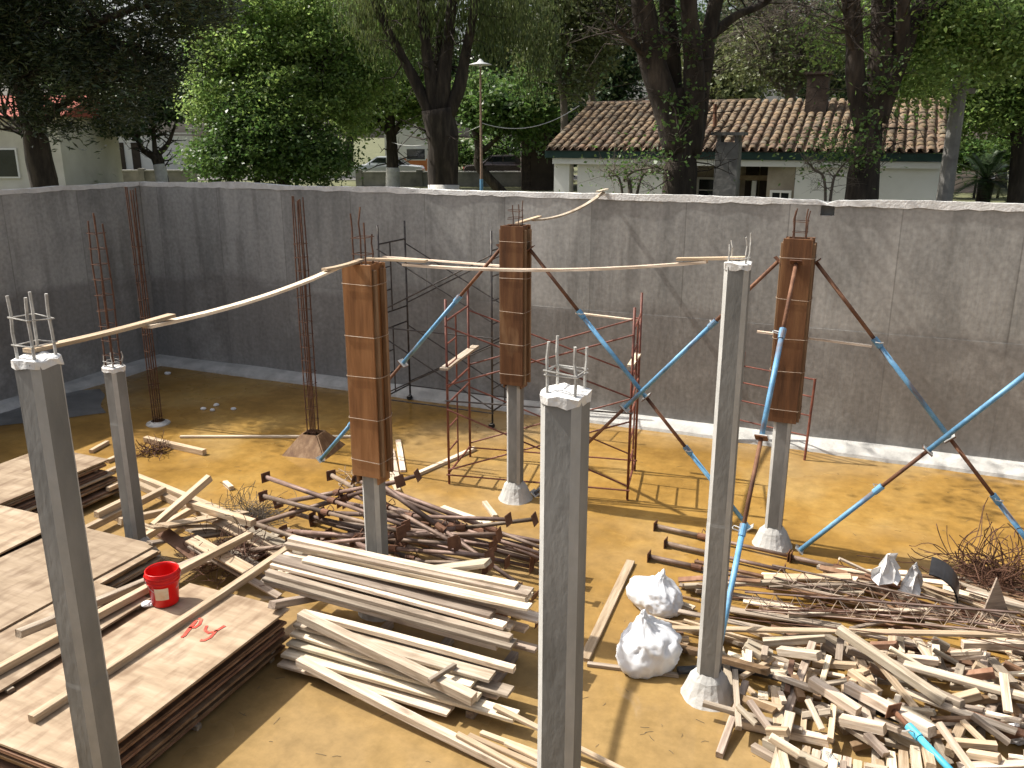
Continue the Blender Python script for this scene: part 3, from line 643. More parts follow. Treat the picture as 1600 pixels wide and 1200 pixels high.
# white-trunked street tree
b = G3(612, 45)
tree('street_tree', 'street tree with whitewashed foot right of the silver car', b,
     [([b-Vector((0,0,.2)), Q(614,262,45), Q(612,222,45), Q(608,170,45)], .36, .22), ([Q(612,215,45), Q(585,175,45), Q(560,120,45)], .18,.05), ([Q(612,210,45), Q(640,170,45), Q(655,110,45)], .18,.05)],
     [E3(600,120,45,60,2.5,60), E3(560,170,45,55,2.2,50), E3(650,140,45,45,2.2,60), E3(610,40,46,80,3,60)], 26000, 'leaf_fresh', .26, white=ZAT(45,255)-GZ, nb=(10,1.5,.05), seed=7, shell=.35)
# great forked tree with drooping foliage
b = G3(694, 24)
tree('willow_tree', 'large forked tree with drooping grey-green foliage behind the middle of the wall', b,
     [([b-Vector((0,0,.3)), Q(692,270,24), Q(690,215,24), Q(684,170,24)], .40, .42), ([Q(678,190,24), Q(655,140,24), Q(625,80,24), Q(585,0,24), Q(560,-80,24)], .17, .07), ([Q(684,180,24), Q(672,110,24), Q(660,30,24), Q(650,-90,24)], .19, .09),
      ([Q(690,175,24), Q(695,100,24), Q(705,20,24), Q(715,-100,24)], .22, .10), ([Q(700,180,24), Q(722,120,24), Q(735,40,24), Q(760,-80,24)], .20, .08), ([Q(683,180,24.2), Q(684,110,24.6), Q(690,0,25), Q(690,-90,25)], .16, .07)],
     [E3(620,-10,24.5,70,1.6,45,.8), E3(720,-20,24.8,110,1.6,55), E3(810,-5,25,70,1.6,55), E3(590,-30,24.5,60,1.4,45), E3(690,-90,24,180,2.4,55), E3(830,60,26,40,1.2,45,.5)], 24000, 'leaf_willow', .15, 'droop',
     white=ZAT(24,273)-GZ, nb=(12,1.3,.03), seed=8, aspect=.22, dlen=1.1)
# garden trees behind the lamp
b = G3(795, 41)
tree('garden_tree', 'garden tree with a dark forked trunk right of the street lamp', b,
     [([b-Vector((0,0,.2)), Q(750,262,41), Q(748,236,41), Q(742,205,41)], .24, .16), ([Q(750,240,41), Q(770,222,41), Q(800,190,41)], .15,.05), ([Q(744,215,41), Q(730,180,41), Q(735,140,41)], .12,.04)],
     [E3(780,170,41,50,2.2,40), E3(830,180,41,50,2.2,45), E3(740,150,42,45,2,40), E3(850,120,42,50,2.2,50)], 20000, 'leaf_mid', .24, nb=(10,1.3,.04), seed=9, shell=.35)
for (px, Y, ytop, seed, mt, lab) in ((880, 30, 60, 21, 'leaf_olive', 'thin grey-stemmed tree just left of the tiled roof'), (925, 31, 10, 22, 'leaf_olive', 'slender forked tree rising behind the left end of the tiled roof')):
    b = G3(px, Y)
    tree('slender_tree', lab, b, [([b-Vector((0,0,.2)), Q(px+2,190,Y), Q(px-6,120,Y), Q(px-30,30,Y), Q(px-45,-60,Y)], .15, .05), ([Q(px-2,140,Y), Q(px+22,80,Y), Q(px+45,10,Y), Q(px+60,-60,Y)], .10, .04), ([Q(px-6,120,Y), Q(px+2,60,Y), Q(px-5,-20,Y)], .09,.03)],
         [E3(px-30,ytop,Y,50,1.4,60), E3(px+40,ytop-10,Y,50,1.4,70), E3(px,ytop-70,Y,90,2,50), E3(px+20,ytop+70,Y,40,1.2,40,.5)], 13000, mt, .15, bark='bark_grey', nb=(16,1.2,.025), seed=seed, per=22, spread=.3, shell=.2)
# the two massive old trunks between wall and house
b = G3(1062, 16.4)
tree('old_tree', 'massive dark multi-stemmed trunk before the left half of the tiled roof', b,
     [([b-Vector((0,0,.4)), Q(1062,300,16.4), Q(1064,250,16.4), Q(1062,200,16.4), Q(1055,140,16.5)], .34, .20), ([Q(1058,235,16.4), Q(1040,160,16.3), Q(1018,90,16.3), Q(1003,0,16.3), Q(985,-120,16.2), Q(960,-300,16)], .27, .17),
      ([Q(1062,220,16.6), Q(1050,150,16.7), Q(1045,70,16.8), Q(1040,-40,16.9), Q(1035,-250,17)], .22, .14), ([Q(1078,240,16.4), Q(1085,150,16.3), Q(1080,60,16.3), Q(1075,-40,16.2), Q(1080,-240,16)], .22, .13),
      ([Q(1082,230,16.5), Q(1095,130,16.6), Q(1108,50,16.8), Q(1122,-30,17), Q(1150,-220,17.3)], .18, .10), ([Q(1105,60,16.8), Q(1150,25,17), Q(1195,5,17.2), Q(1240,-40,17.4)], .10, .04), ([Q(1020,95,16.3), Q(990,70,16), Q(960,40,15.8)], .10, .03)],
     [((.5,15.2,9.2),(2.2,1.6,1.2),900), ((gl(-4.6,12.4).x, gl(-4.6,12.4).y, 8.6),(1.5,1.1,.7),520), ((2.8,17,10.5),(3,2.6,1.8),2500), E3(990,-160,16.3,150,2,70)], 10000, 'leaf_olive', .12,
     nb=(24,1.05,.018), seed=10, per=40, twig=5, bits=([E3(1050,200,15.85,45,.25,110), E3(1085,120,15.9,40,.3,90), E3(1060,40,16,70,.5,60)], 420, 'leaf_mid', .09))
b = G3(1350, 14.9)
tree('old_tree', 'massive dark multi-stemmed trunk before the right half of the tiled roof', b,
     [([b-Vector((0,0,.4)), Q(1348,320,14.9), Q(1352,260,14.9), Q(1360,200,14.9), Q(1366,130,15)], .29, .17), ([Q(1350,200,14.9), Q(1338,120,14.8), Q(1335,40,14.8), Q(1330,-60,14.8), Q(1320,-260,14.7)], .16, .1),
      ([Q(1362,190,15), Q(1372,110,15), Q(1378,20,15), Q(1375,-80,15), Q(1370,-260,15)], .22, .13), ([Q(1370,190,14.9), Q(1395,110,14.9), Q(1425,40,15), Q(1460,-30,15.2), Q(1510,-160,15.5)], .19, .11),
      ([Q(1335,90,14.8), Q(1325,40,14.6), Q(1318,-20,14.5)], .08, .04), ([Q(1405,95,14.9), Q(1412,30,14.7), Q(1415,-60,14.5)], .14, .07), ([Q(1440,20,15), Q(1500,5,15.2), Q(1570,15,15.5), Q(1630,30,15.8)], .10, .05)],
     [((6.4,15,10.2),(2.6,2.2,1.5),2500), E3(1480,30,15.4,90,.9,45), E3(1560,60,15.6,70,.9,50), E3(1312,60,15.6,24,.5,34,.4), E3(1430,120,15.2,50,.6,40,.5)], 30000, 'leaf_fresh', .085,
     nb=(20,1.0,.018), seed=12, per=40, twig=5, bits=([E3(1345,230,14.5,38,.25,90), E3(1380,120,14.5,40,.3,70)], 320, 'leaf_mid', .08))
# leafy trees at the right edge
b = G3(1592, 21)
tree('garden_tree', 'leafy green tree with a dark trunk at the right edge', b,
     [([b-Vector((0,0,.3)), Q(1592,280,21), Q(1588,180,21), Q(1580,80,21), Q(1570,-40,21)], .22, .1), ([Q(1590,200,21), Q(1545,150,21), Q(1500,110,21), Q(1450,90,21)], .10,.03), ([Q(1585,130,21), Q(1640,60,21), Q(1700,0,21)], .1,.04)],
     [E3(1540,60,21,90,1.6,70), E3(1580,150,21,60,1.4,60), E3(1500,160,21,50,1.3,55), E3(1640,90,21,80,1.8,100), E3(1480,100,21.3,45,1.2,45)], 52000, 'leaf_fresh', .10, nb=(12,1.2,.03), seed=13, per=50, shell=.3)
# bare twiggy tree and dark evergreens behind the roof
b = G3(1235, 33)
tree('bare_tree', 'grey twiggy half-bare tree behind the ridge of the tiled roof', b,
     [([b-Vector((0,0,.2)), Q(1235,150,33), Q(1232,80,33), Q(1225,10,33)], .22, .08), ([Q(1235,150,33), Q(1280,100,33), Q(1300,40,33)], .1, .03), ([Q(1235,150,33), Q(1190,110,33), Q(1165,50,33)], .1, .03), ([Q(1235,130,33), Q(1255,70,33), Q(1265,10,33)], .1,.03), ([Q(1235,140,33), Q(1210,90,33), Q(1200,30,33)], .1,.03)],
     [E3(1200,90,33,70,1.6,55), E3(1280,80,33,50,1.4,60)], 5000, 'leaf_olive', .14, bark='twig', nb=(60,1.5,.022), seed=14, twig=8, per=25)
b = G3(985, 16.3)
tree('bare_shrub', 'leafless arching shrub before the white left wall of the tiled house', b,
     [([b, Q(985,295,16.3), Q(975,282,16.3), Q(990,268,16.2), Q(1020,262,16.1)], .05,.015), ([b, Q(1000,285,16.3), Q(1030,270,16.2), Q(1045,275,16.1)], .035,.01), ([b, Q(970,290,16.3), Q(950,275,16.2), Q(960,262,16.1)], .03,.01)],
     [E3(985,262,16.3,50,.5,24)], 500, 'leaf_mid', .07, bark='twig', nb=(16,.5,.008), seed=77, twig=5, per=8)
b = G3(1300, 14.6)
tree('bare_shrub', 'leafless twiggy shrub at the foot of the right old trunk', b,
     [([b, Q(1300,300,14.6), Q(1310,270,14.6), Q(1330,245,14.5)], .03,.01), ([b, Q(1290,295,14.6), Q(1270,265,14.6), Q(1255,250,14.5)], .03,.01)],
     [E3(1310,235,14.6,60,.4,20)], 600, 'leaf_mid', .07, bark='twig', nb=(16,.5,.008), seed=78, twig=5, per=8)
far = [(20,62,60,'leaf_dark'),(130,66,110,'leaf_mid'),(330,60,90,'leaf_mid'),(470,72,60,'leaf_mid'),(545,60,90,'leaf_fresh'),(690,66,110,'leaf_dark'),(780,58,80,'leaf_dark'),(845,68,90,'leaf_mid'),(960,55,100,'leaf_dark'),
       (1030,62,70,'leaf_mid'),(1110,48,110,'leaf_dark'),(1180,60,40,'leaf_olive'),(1270,52,95,'leaf_dark'),(1330,60,80,'leaf_fresh'),(1420,44,110,'leaf_mid'),(1490,52,70,'leaf_mid'),(1570,46,130,'leaf_mid'),(1660,50,80,'leaf_mid'),(-60,55,60,'leaf_dark'),(870,46,170,'leaf_dark'),(1140,40,130,'leaf_olive')]
ORD = 'first second third fourth fifth sixth seventh eighth ninth tenth eleventh twelfth thirteenth fourteenth fifteenth sixteenth seventeenth eighteenth nineteenth twentieth last'.split()
far.sort()
for i, (px, Y, ym, mt) in enumerate(far):
    b = G3(px, Y); rw = random.uniform(75,105); k = 50/Y
    side = ('left of' if px < 600 else 'behind' if px < 1300 else 'right of')
    tree('distant_tree', '%s tree from the left in the distant belt beyond the gardens' % ORD[i], b,
         [([b-Vector((0,0,.2)), Q(px,ym+60,Y), Q(px+random.uniform(-10,10),ym-30,Y)], .3, .1), ([Q(px,ym+60,Y), Q(px+40,ym,Y)], .15,.05), ([Q(px,ym+70,Y), Q(px-40,ym+10,Y)], .15,.05)],
         [E3(px+random.uniform(-30,30), ym+random.uniform(-70,60), Y+random.uniform(-1,1), rw*.62, 2.2, random.uniform(38,60)) for _ in range(6)], 9500, mt, .30, nb=(6,2,.05), seed=30+i, group='belt of distant trees', per=45, spread=.5, shell=.3, twig=0)

for (px, w_, Y, lab) in ((775,90,53,'clipped dark hedge across the road right of the lamp'), (250,130,72,'dark hedge at the far left before the pale building'), (1530,90,38,'dark hedge behind the palm at the right')):
    b = G3(px, Y); tree('garden_hedge', lab, b, [([b, b+Vector((0,0,1.2))], .06,.03), ([b+Vector((1,0,0)), b+Vector((1.2,0,1.2))], .06,.03)], [E3(px+k*w_*.5, 238 if Y < 60 else 250, Y, w_*.34, .8, 26) for k in (-1.4,-.5,.4,1.3)], 7000, 'leaf_mid', .24, nb=(6,.6,.02), seed=60+int(px), per=40, spread=.3, shell=.2)
def cycad(label, p_, r, n, m, trunk_h):
    t = thing('palm_plant', label, 'palm', p_); MB().tube([(0,0,-.2),(0,0,trunk_h*.6),(.02,0,trunk_h)], [r*.14,r*.13,r*.15], 10).build('trunk','bark',t)
    for k in range(n):
        a = 2*math.pi*k*.381966 ; el = 1.25 - 1.5*(k/n); mb = MB(); prev = None; st = 9; L_ = r*random.uniform(.85,1.1); pts = []
        for i in range(st+1):
            s = i/st; h = math.cos(el)*s; z = math.sin(el)*s - .55*s*s*(.5+.5*math.cos(el)); pts.append(Vector((math.cos(a)*h*L_, math.sin(a)*h*L_, trunk_h + z*L_)))
        mb.tube(pts, [.012*(1-.8*i/st) for i in range(st+1)], 4, False)
        side = Vector((-math.sin(a), math.cos(a), 0))
        for i in range(1, st*3):
            s = i/(st*3); q = pts[int(s*st)].lerp(pts[min(st,int(s*st)+1)], s*st-int(s*st)); w_ = L_*.22*math.sin(math.pi*min(1,s*.85+.12)); dv = (pts[-1]-pts[0]).normalized()*L_*.06
            for sg in (-1,1): e = q + side*sg*w_ + dv + Vector((0,0,.03)); mb.add([q, q+dv*.45, e], [(0,1,2)])
        mb.build('frond', m, t)
cycad('spiky cycad palm growing right of the concrete post', G3(1545,22), 1.25, 30, 'leaf_dark', ZAT(22,282)-GZ)
cycad('small spiky palm on the grass at far left', G3(118,43), 1.5, 22, 'leaf_mid', .5)
# overhead cables
for (a, b_, lab) in ((PY(752,192,21.2), PY(905,165,22.6), 'thin overhead cable from the street lamp to the tiled house'), (PY(612,222,44.6), PY(752,196,21.2), 'thin overhead cable from the white-footed street tree to the lamp')):
    pts = [a.lerp(b_, i/14) - Vector((0,0,.3*4*(i/14)*(1-i/14))) for i in range(15)]
    tag(MB().tube(pts, .009, 5).build('overhead_cable', 'lamp_enamel'), lab, 'cable')

# ================================================================== COLUMNS
CW = .198                                                    # column side
def octagon(w_, c): a = w_/2; return [(-a+c,-a),(a-c,-a),(a,-a+c),(a,a-c),(a-c,a),(-a+c,a),(-a,a-c),(-a,-a+c)]
def rough_shaft(z0, z1, cham=.036, w_=CW):
    mb = MB(); pol = octagon(w_, cham); n = 8; rings = sorted([z0 + (z1-z0)*i/12 for i in range(13)] + [1.70, 1.73]) if z1 > 2 else [z0 + (z1-z0)*i/14 for i in range(15)]; vs = []; fs = []
    for i, z in enumerate(rings):
        for k, (x, y) in enumerate(pol):
            q = (1 if z < 1.72 else .975) + .014*mnoise.noise((x*9, y*9, z*2.1)) - (.03*max(0, mnoise.noise((x*40, y*40, z*7+k*3))-.35) if k % 2 else 0); vs.append((x*q, y*q, z + (random.uniform(-.012,.012) if i == 14 else 0)))
    for i in range(14):
        for k in range(n): fs.append((i*n+k, i*n+(k+1)%n, i*n+n+(k+1)%n, i*n+n+k))
    fs.append(tuple(range(n-1,-1,-1)))
    vs.append((0,0,z1+.01)); c = len(vs)-1
    for k in range(n): fs.append((14*n+k, 14*n+(k+1)%n, c))
    return mb.add(vs, fs)
def top_skin(z1, w_=CW):                                     # ragged laitance on the cut top
    mb = MB(); n = 16; vs = [(0,0,z1+.022)]; fs = []
    for ring, (rr, dz) in enumerate(((.62,.024),(1.06,.012),(1.05,-.035))):
        for k in range(n):
            a = 2*math.pi*k/n; m_ = max(abs(math.cos(a)), abs(math.sin(a))); r = w_/2/max(.83,m_)*rr*random.uniform(.94,1.05)
            vs.append((r*math.cos(a), r*math.sin(a), z1 + dz + random.uniform(-.008,.012)))
    for k in range(n):
        fs.append((0, 1+k, 1+(k+1)%n))
        for q in (0,1): fs.append((1+q*n+k, 1+q*n+n+k, 1+q*n+n+(k+1)%n, 1+q*n+(k+1)%n))
    return mb.add(vs, fs)
def plinth(r0, r1, h):
    mb = MB(); n = 20; vs = []; fs = []; prof = [(r0*1.12,-.02),(r0,.02),(r0*.86,h*.35),(r0*.66,h*.75),(r1,h)]
    for (r, z) in prof:
        for k in range(n):
            a = 2*math.pi*k/n; q = r*(1+.10*mnoise.noise((math.cos(a)*1.5+r, math.sin(a)*1.5, z*3+r0*7))); vs.append((q*math.cos(a), q*math.sin(a), z + random.uniform(-.008,.008)))
    for i in range(len(prof)-1):
        for k in range(n): fs.append((i*n+k, i*n+(k+1)%n, i*n+n+(k+1)%n, i*n+n+k))
    return mb.add(vs, fs)
def bars(t, z0, z1s, m, r=.008, off=.066, stirrups=(), sr=.004, lean=.01, n=4):
    pos = [(-off,-off),(off,-off),(off,off),(-off,off)] + ([(0,-off),(0,off)] if n == 6 else [])
    for k, (x, y) in enumerate(pos):
        z1 = z1s[k % len(z1s)]; pts = [(x,y,z0)] + [(x + random.gauss(0,lean)*(i/4), y + random.gauss(0,lean)*(i/4), z0 + (z1-z0)*i/4) for i in range(1,5)]
        MB().tube(pts, r, 6).build('rebar', m, t)
    for z in stirrups:
        o_ = off + r + sr; c = [(-o_,-o_),(o_,-o_),(o_,o_),(-o_,o_),(-o_,-o_*.9)]
        MB().tube([(x + random.gauss(0,.003), y + random.gauss(0,.003), z + random.gauss(0,.006)) for x, y in c], sr, 5).build('stirrup', m, t)
COLS = {}
def column(key, label, loc, h, rebar_top, m='rebar_grey', base=True, stir=(), r=.009, shaft0=0.0, lean=.008, n=4, skin=True):
    t = thing('concrete_column', label, 'column', loc, GR); COLS[key] = (loc, t)
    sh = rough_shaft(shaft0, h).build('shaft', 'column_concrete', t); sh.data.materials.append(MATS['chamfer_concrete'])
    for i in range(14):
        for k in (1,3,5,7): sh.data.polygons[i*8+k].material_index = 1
    if skin: top_skin(h).build('top_skin', 'white_mortar', t)
    if base: plinth(.235, CW*.52, .26).build('plinth', 'grey_footing', t)
    bars(t, h-.05, [h+q for q in rebar_top], m, r, stirrups=[h+s for s in stir], lean=lean, n=n)
    return t
def top_at(px, py, z): p_ = P(px, py, z); return Vector((p_.x, p_.y, 0))
Gp = top_at(884, 616, 3.78); F1p = top_at(58, 562, 3.72); Ep = top_at(568, 412, 3.72); Ap = Vector((*P(1105,1085,0).xy, 0)); Bp = Vector((*P(805,778,0).xy, 0)); Cp = Vector((*P(1206,851,0).xy, 0))
Jp = gl(-7.95, 10.75); Jp = Vector((*P(491,703,0).xy,0)); Kp = Vector((*P(247,662,0).xy,0)); Hp = gl(-7.92, 6.95)
zH = ZAT(Hp.y, 575); zE = ZAT(Ep.y, 411); zB = ZAT(Bp.y, 352); zC = ZAT(Cp.y, 372); zA = ZAT(Ap.y, 413)
column('G', 'bare concrete column in the centre foreground with whitened rebar ends', Gp, 3.78, (.25,.24,.21,.25), stir=(.10,.115), r=.0075, lean=.005)
column('F', 'bare concrete column in the left foreground with three ladder-like rebars', F1p, 3.72, (.36,.36,.36,.36), stir=(.09,.235), r=.0085, lean=.003)
column('A', 'bare slender concrete column right of centre with flared mortar foot', Ap, zA, (.16,.22,.24,.18), stir=(.05,), r=.007)
column('H', 'half-height concrete column at left with tall rusty rebars above it', Hp, zH, (.16,.2,.18,.2), stir=(.04,.09), r=.006)
# its long bars
tt = COLS['H'][1]; bars(tt, zH, [ZAT(Hp.y,345), ZAT(Hp.y,332), ZAT(Hp.y,350), ZAT(Hp.y,338)], 'rebar_rust', .009, .055, [zH + .16 + .17*i for i in range(9)], .004, .012)
column('B', 'concrete column in a brown formwork box before the red scaffold', Bp, zB-.03, (.0,.3,.34,.28), 'rebar_rust', stir=(.12,.22), r=.007, skin=False)
column('C', 'concrete column in a brown formwork box at right, propped from three sides', Cp, zC-.03, (.34,.36,.33,.35), 'rebar_rust', stir=(.1,.22), r=.008, skin=False)
column('E', 'concrete column in a brown formwork box rising behind the timber pile', Ep, zE-.03, (.5,.42,.3,.55), 'rebar_rust', stir=(.12,.28), r=.008, skin=False)
Dp = Vector((Cp.x, Cp.y, 0)) + gl(3.5, 0); column('D', 'concrete column beyond the right edge that braces lean on', Dp, zC-.03, (.34,.36,.33,.35), 'rebar_rust', stir=(.1,.22), r=.008)

def cage(label, loc, h, m, off=.075, step=.2):
    t = thing('rebar_cage', label, 'rebar', loc, GR)
    bars(t, -.02, [h, h-.05, h-.02, h-.08], m, .010, off, [.12 + step*i for i in range(int((h-.5)/step))], .0045, .012, n=6); return t
cage('rusty rebar cage standing in a wooden footing box against the back wall', Jp, ZAT(Jp.y,306), 'rebar_rust', .062, .2)
cage('rusty rebar cage in the shaded far left corner', Kp, ZAT(Kp.y,292), 'rebar_rust', .05, .3)
# splayed wooden footing form round the left cage
t = thing('footing_formwork', 'splayed wooden footing form at the foot of the rebar cage', 'formwork', Jp, (0,0,-YAW+.15))
a, b_, h_ = .36, .13, .30
cor = [(-1,-1),(1,-1),(1,1),(-1,1)]
for k in range(4):
    p0, p1 = cor[k], cor[(k+1)%4]; th = .022; nrm = Vector((p0[0]+p1[0], p0[1]+p1[1], 0)).normalized()*th
    q = [Vector((p0[0]*a,p0[1]*a,0)), Vector((p1[0]*a,p1[1]*a,0)), Vector((p1[0]*b_,p1[1]*b_,h_)), Vector((p0[0]*b_,p0[1]*b_,h_))]
    MB().add(q + [x + nrm for x in q], [(3,2,1,0),(4,5,6,7),(0,1,5,4),(2,3,7,6),(1,2,6,5),(3,0,4,7)]).build('side_board', 'formwork_edge', t)
MB().prism(octagon(.3,.05), 0, .2).build('mortar_fill', 'grey_footing', t)
t_ = MB(); 
plm = plinth(.2,.12,.06); tag(plm.build('mortar_pad', 'grey_footing', loc=Kp), 'small whitish mortar pad under the corner rebar cage', 'mortar')

def formwork(label, loc, z0, z1, drop=.0, nt=5, fm='formwork_board'):
    t = thing('column_formwork', label, 'formwork', loc, GR); a = CW/2 + .012; th = .022; h = z1-z0
    def panel(c, d, m=fm, name='panel'):
        n = 8; mb = MB(); mb.bevbox((d[2], d[0], d[1]), .003, 6, 0, .002); M = Matrix.Rotation(-math.pi/2, 4, 'Y')
        mb.v = [tuple((M @ Vector(v_)).xyz) for v_ in mb.v]
        # local x (length) -> z
        return mb.build(name, m, t, loc=c)
    W_ = CW + .12
    for s in (-1,1):                                          # front / back boards overlap the side boards
        panel((0, s*(a+th/2), (z0+z1)/2), (th, W_, h)); 
        panel((s*(a+th/2), 0, (z0+z1)/2 - drop/2), (2*a-.004, th, h+drop))
    for s in (-1,1):                                          # edge battens on the side boards
        for q in (-1,1): panel((s*(a+th+.027), q*(a-.03), (z0+z1)/2-.02), (.045, .05, h-.06), 'formwork_edge', 'edge_batten')
    for i in range(nt):
        z = z0 + h*(i+.35)/(nt-.15) + random.uniform(-.04,.04)
        o_ = W_/2+.008; y = a+th+.006
        pts = [(-o_,-y,z),(o_,-y,z+random.uniform(-.012,.012)),(o_+.03,-y*.5,z),(o_+.03,y*.5,z),(o_,y,z+.01),(-o_,y,z),(-o_-.03,y*.5,z),(-o_-.03,-y*.5,z),(-o_,-y,z+.004)]
        MB().tube(pts, .003, 5).build('wire_tie', 'wire_tie', t)
    return t
formwork('brown formwork box round the column before the red scaffold', Bp, ZAT(Bp.y,598), zB, .05)
formwork('brown formwork box round the propped column at right', Cp, ZAT(Cp.y,655), zC, .0)
formwork('orange-brown formwork box round the column behind the timber pile', Ep, ZAT(Ep.y,738), zE, .08, 5, 'formwork_orange')
formwork('brown formwork box round the column beyond the right edge', Dp, ZAT(Cp.y,655), zC, .0)

# ================================================================== PROPS AND SCAFFOLDS
def prop(label, p0, p1, split, group=None, m_out='blue_paint', m_in='rusty_steel', r=.029, name='steel_prop', plate=.13, tilt_plates=True):
    p0, p1 = Vector(p0), Vector(p1); d = p1-p0; L_ = d.length
    t = thing(name, label, 'prop', p0, axis_rot(d), group); s = L_*split
    MB().tube([(0,0,.004),(0,0,s)], r, 12).build('outer_tube', m_out, t, True)
    MB().tube([(0,0,s-.05),(0,0,L_-.004)], r*.78, 10).build('inner_tube', m_in, t, True)
    MB().tube([(0,0,s-.11),(0,0,s+.012)], r*1.32, 12).build('collar', m_out if m_out != 'rusty_tube' else 'rusty_steel', t)
    hd = [(r*1.2,0,s-.03),(r*3.2,.0,s-.02),(r*3.4,.03,s-.05),(r*3.0,.06,s-.07),(r*1.2,.03,s-.07)]
    MB().tube(hd, .006, 5).build('handle', 'zinc' if m_out != 'rusty_tube' else 'rusty_steel', t)
    for z in (0, L_): MB().box((0,0,z), (plate, plate, .008)).build('end_plate', 'zinc' if (m_out != 'rusty_tube' and z == 0) else 'rusty_steel', t)
    return t
def brace(lab, p0, p1, joint, s0, s1):
    p0, p1 = Vector(p0), Vector(p1); d = (p1-p0).normalized(); j = p0.lerp(p1, joint)
    prop('lower prop of the blue brace ' + lab, p0, j - d*.006, s0, 'raking braces')
    prop('upper prop of the blue brace ' + lab, j + d*.006, p1, s1, 'raking braces')
ug = gl(1,0); vg = gl(0,1); of = CW/2 + .012 + .022 + .065
zt_B = ZAT(Bp.y, 388); zt_C = ZAT(Cp.y, 408)
brace('leaning left from the middle formwork', P(501,718,.03), Bp - ug*of + Vector((0,0,zt_B)), .50, .42, .60)
brace('leaning right from the middle formwork', P(1168,832,.03)+vg*.14, Bp + ug*of + Vector((0,0,zt_B)), .47, .62, .58)
brace('from the middle column foot up to the right formwork', P(836,771,.03)-vg*.0, Cp - ug*of + Vector((0,0,zt_C)) - vg*.05, .42, .55, .62)
brace('falling to the right edge from the right formwork', Dp - ug*.35 + Vector((0,0,.03)) + vg*.1, Cp + ug*of + Vector((0,0,zt_C)), .46, .62, .56)
brace('facing the viewer from the right formwork', Ap + vg*.36 + Vector((.0,0,.04)), Cp - vg*(CW/2+.045) + Vector((0,0,ZAT(Cp.y,409))), .53, .6, .6)
brace('rising to the right edge from the right column foot', Cp + ug*.34 + Vector((0,0,.03)) - vg*.08, Dp - ug*of + Vector((0,0,zt_C)) - vg*.04, .42, .66, .6)

def scaffold(label, o, rot, W_, D_, levels, m, casters=True, group=None, lean=0):
    # o: base of the front-left leg (grid); local x along u, y depth; levels: heights of the stacked frames
    t = thing('scaffold_tower', label, 'scaffold', o, (0,0,rot)); zb = .13 if casters else .02; r = .018
    for xi, x in enumerate((0, W_)):
        for y in (0, D_):
            MB().tube([(x,y,zb),(x,y,zb+sum(levels)+.22)], r, 10).build('leg', m, t, True)
            if casters:
                c = MB().tube([(x,y,zb-.005),(x,y,.09)], .013, 8).tube([(x-.015,y-.03,.05),(x-.015,y+.03,.05)], .05, 14).build('caster', 'rubber', t)
                MB().box((x-.015,y,.085),(.06,.075,.012)).build('caster_fork','zinc',c)
            else: MB().tube([(x,y,0),(x,y,.03)], .018, 8).build('foot', m, t)
        z = zb
        for h in levels:
            f1 = .42 if xi == 0 else .58
            for q in (.12, .93): MB().tube([(x,0,z+h*q),(x,D_,z+h*q)], .015, 8).build('rung', m, t)
            for q in (.38,.65): MB().tube([(x,0,z+h*q),(x,D_*f1,z+h*q)], .013, 8).build('rung', m, t)
            MB().tube([(x,D_*f1,z+h*.12),(x,D_*f1,z+h*.93)], .013, 8).build('inner_post', m, t)
            z += h
    z = zb
    for i, h in enumerate(levels):
        for k, y in enumerate((-.022, D_+.022)):
            MB().tube([(0,y,z+h*.16),(W_,y,z+h*.88)], .0125, 8).build('cross_brace', m, t); MB().tube([(0,y-.026,z+h*.88),(W_,y-.026,z+h*.16)], .0125, 8).build('cross_brace', m, t)
        if i == 0:
            for y in (-.022, D_+.022): MB().tube([(-.03,y,z+h*.10),(W_+.03,y,z+h*.10)], .0125, 8).build('ledger', m, t)
            MB().tube([(-.03,-.022,z+h*.97),(W_+.03,-.022,z+h*.97)], .0125, 8).build('ledger', 'black_steel', t)
        z += h
    return t
bo = gl(-8.12, 12.98)
ztop = ZAT(bo.y, 352)-.35
scaffold('tall black scaffold tower on casters against the back wall', bo, -YAW, 2.16, .92, (ztop*.5, ztop*.5), 'black_steel')
ro = P(702,756,0); r2 = P(980,781,0); rot_ = math.atan2(r2.y-ro.y, r2.x-ro.x); zr_ = ZAT(ro.y, 468)-.24
scaffold('red scaffold tower standing behind the middle formwork column', Vector((ro.x,ro.y,0)), rot_, (r2-ro).length, 1.14, (zr_*.52, zr_*.48), 'red_oxide_steel', casters=False)
# single red frame leaning at the back wall behind the right column
a = P(1257,719,0); b_ = P(1148,691,0)
t = thing('leaning_scaffold', 'single red scaffold frame leaning near the wall behind the right column', 'scaffold', a, (0,0,math.atan2(b_.y-a.y, b_.x-a.x)))
Wf = (b_-a).length; hf = ZAT(a.y,594)
for x, hh in ((0,hf),(Wf,hf+.22)):
    MB().tube([(x,0,0),(x,-.10,hh)], .02, 10).build('leg', 'red_oxide_steel', t)
for q in (.30,.55,.78,.99): MB().tube([(0,-.1*q*hf/hf,hf*q),(Wf,-.1*q,hf*q)], .013, 8).build('rung', 'red_oxide_steel', t)

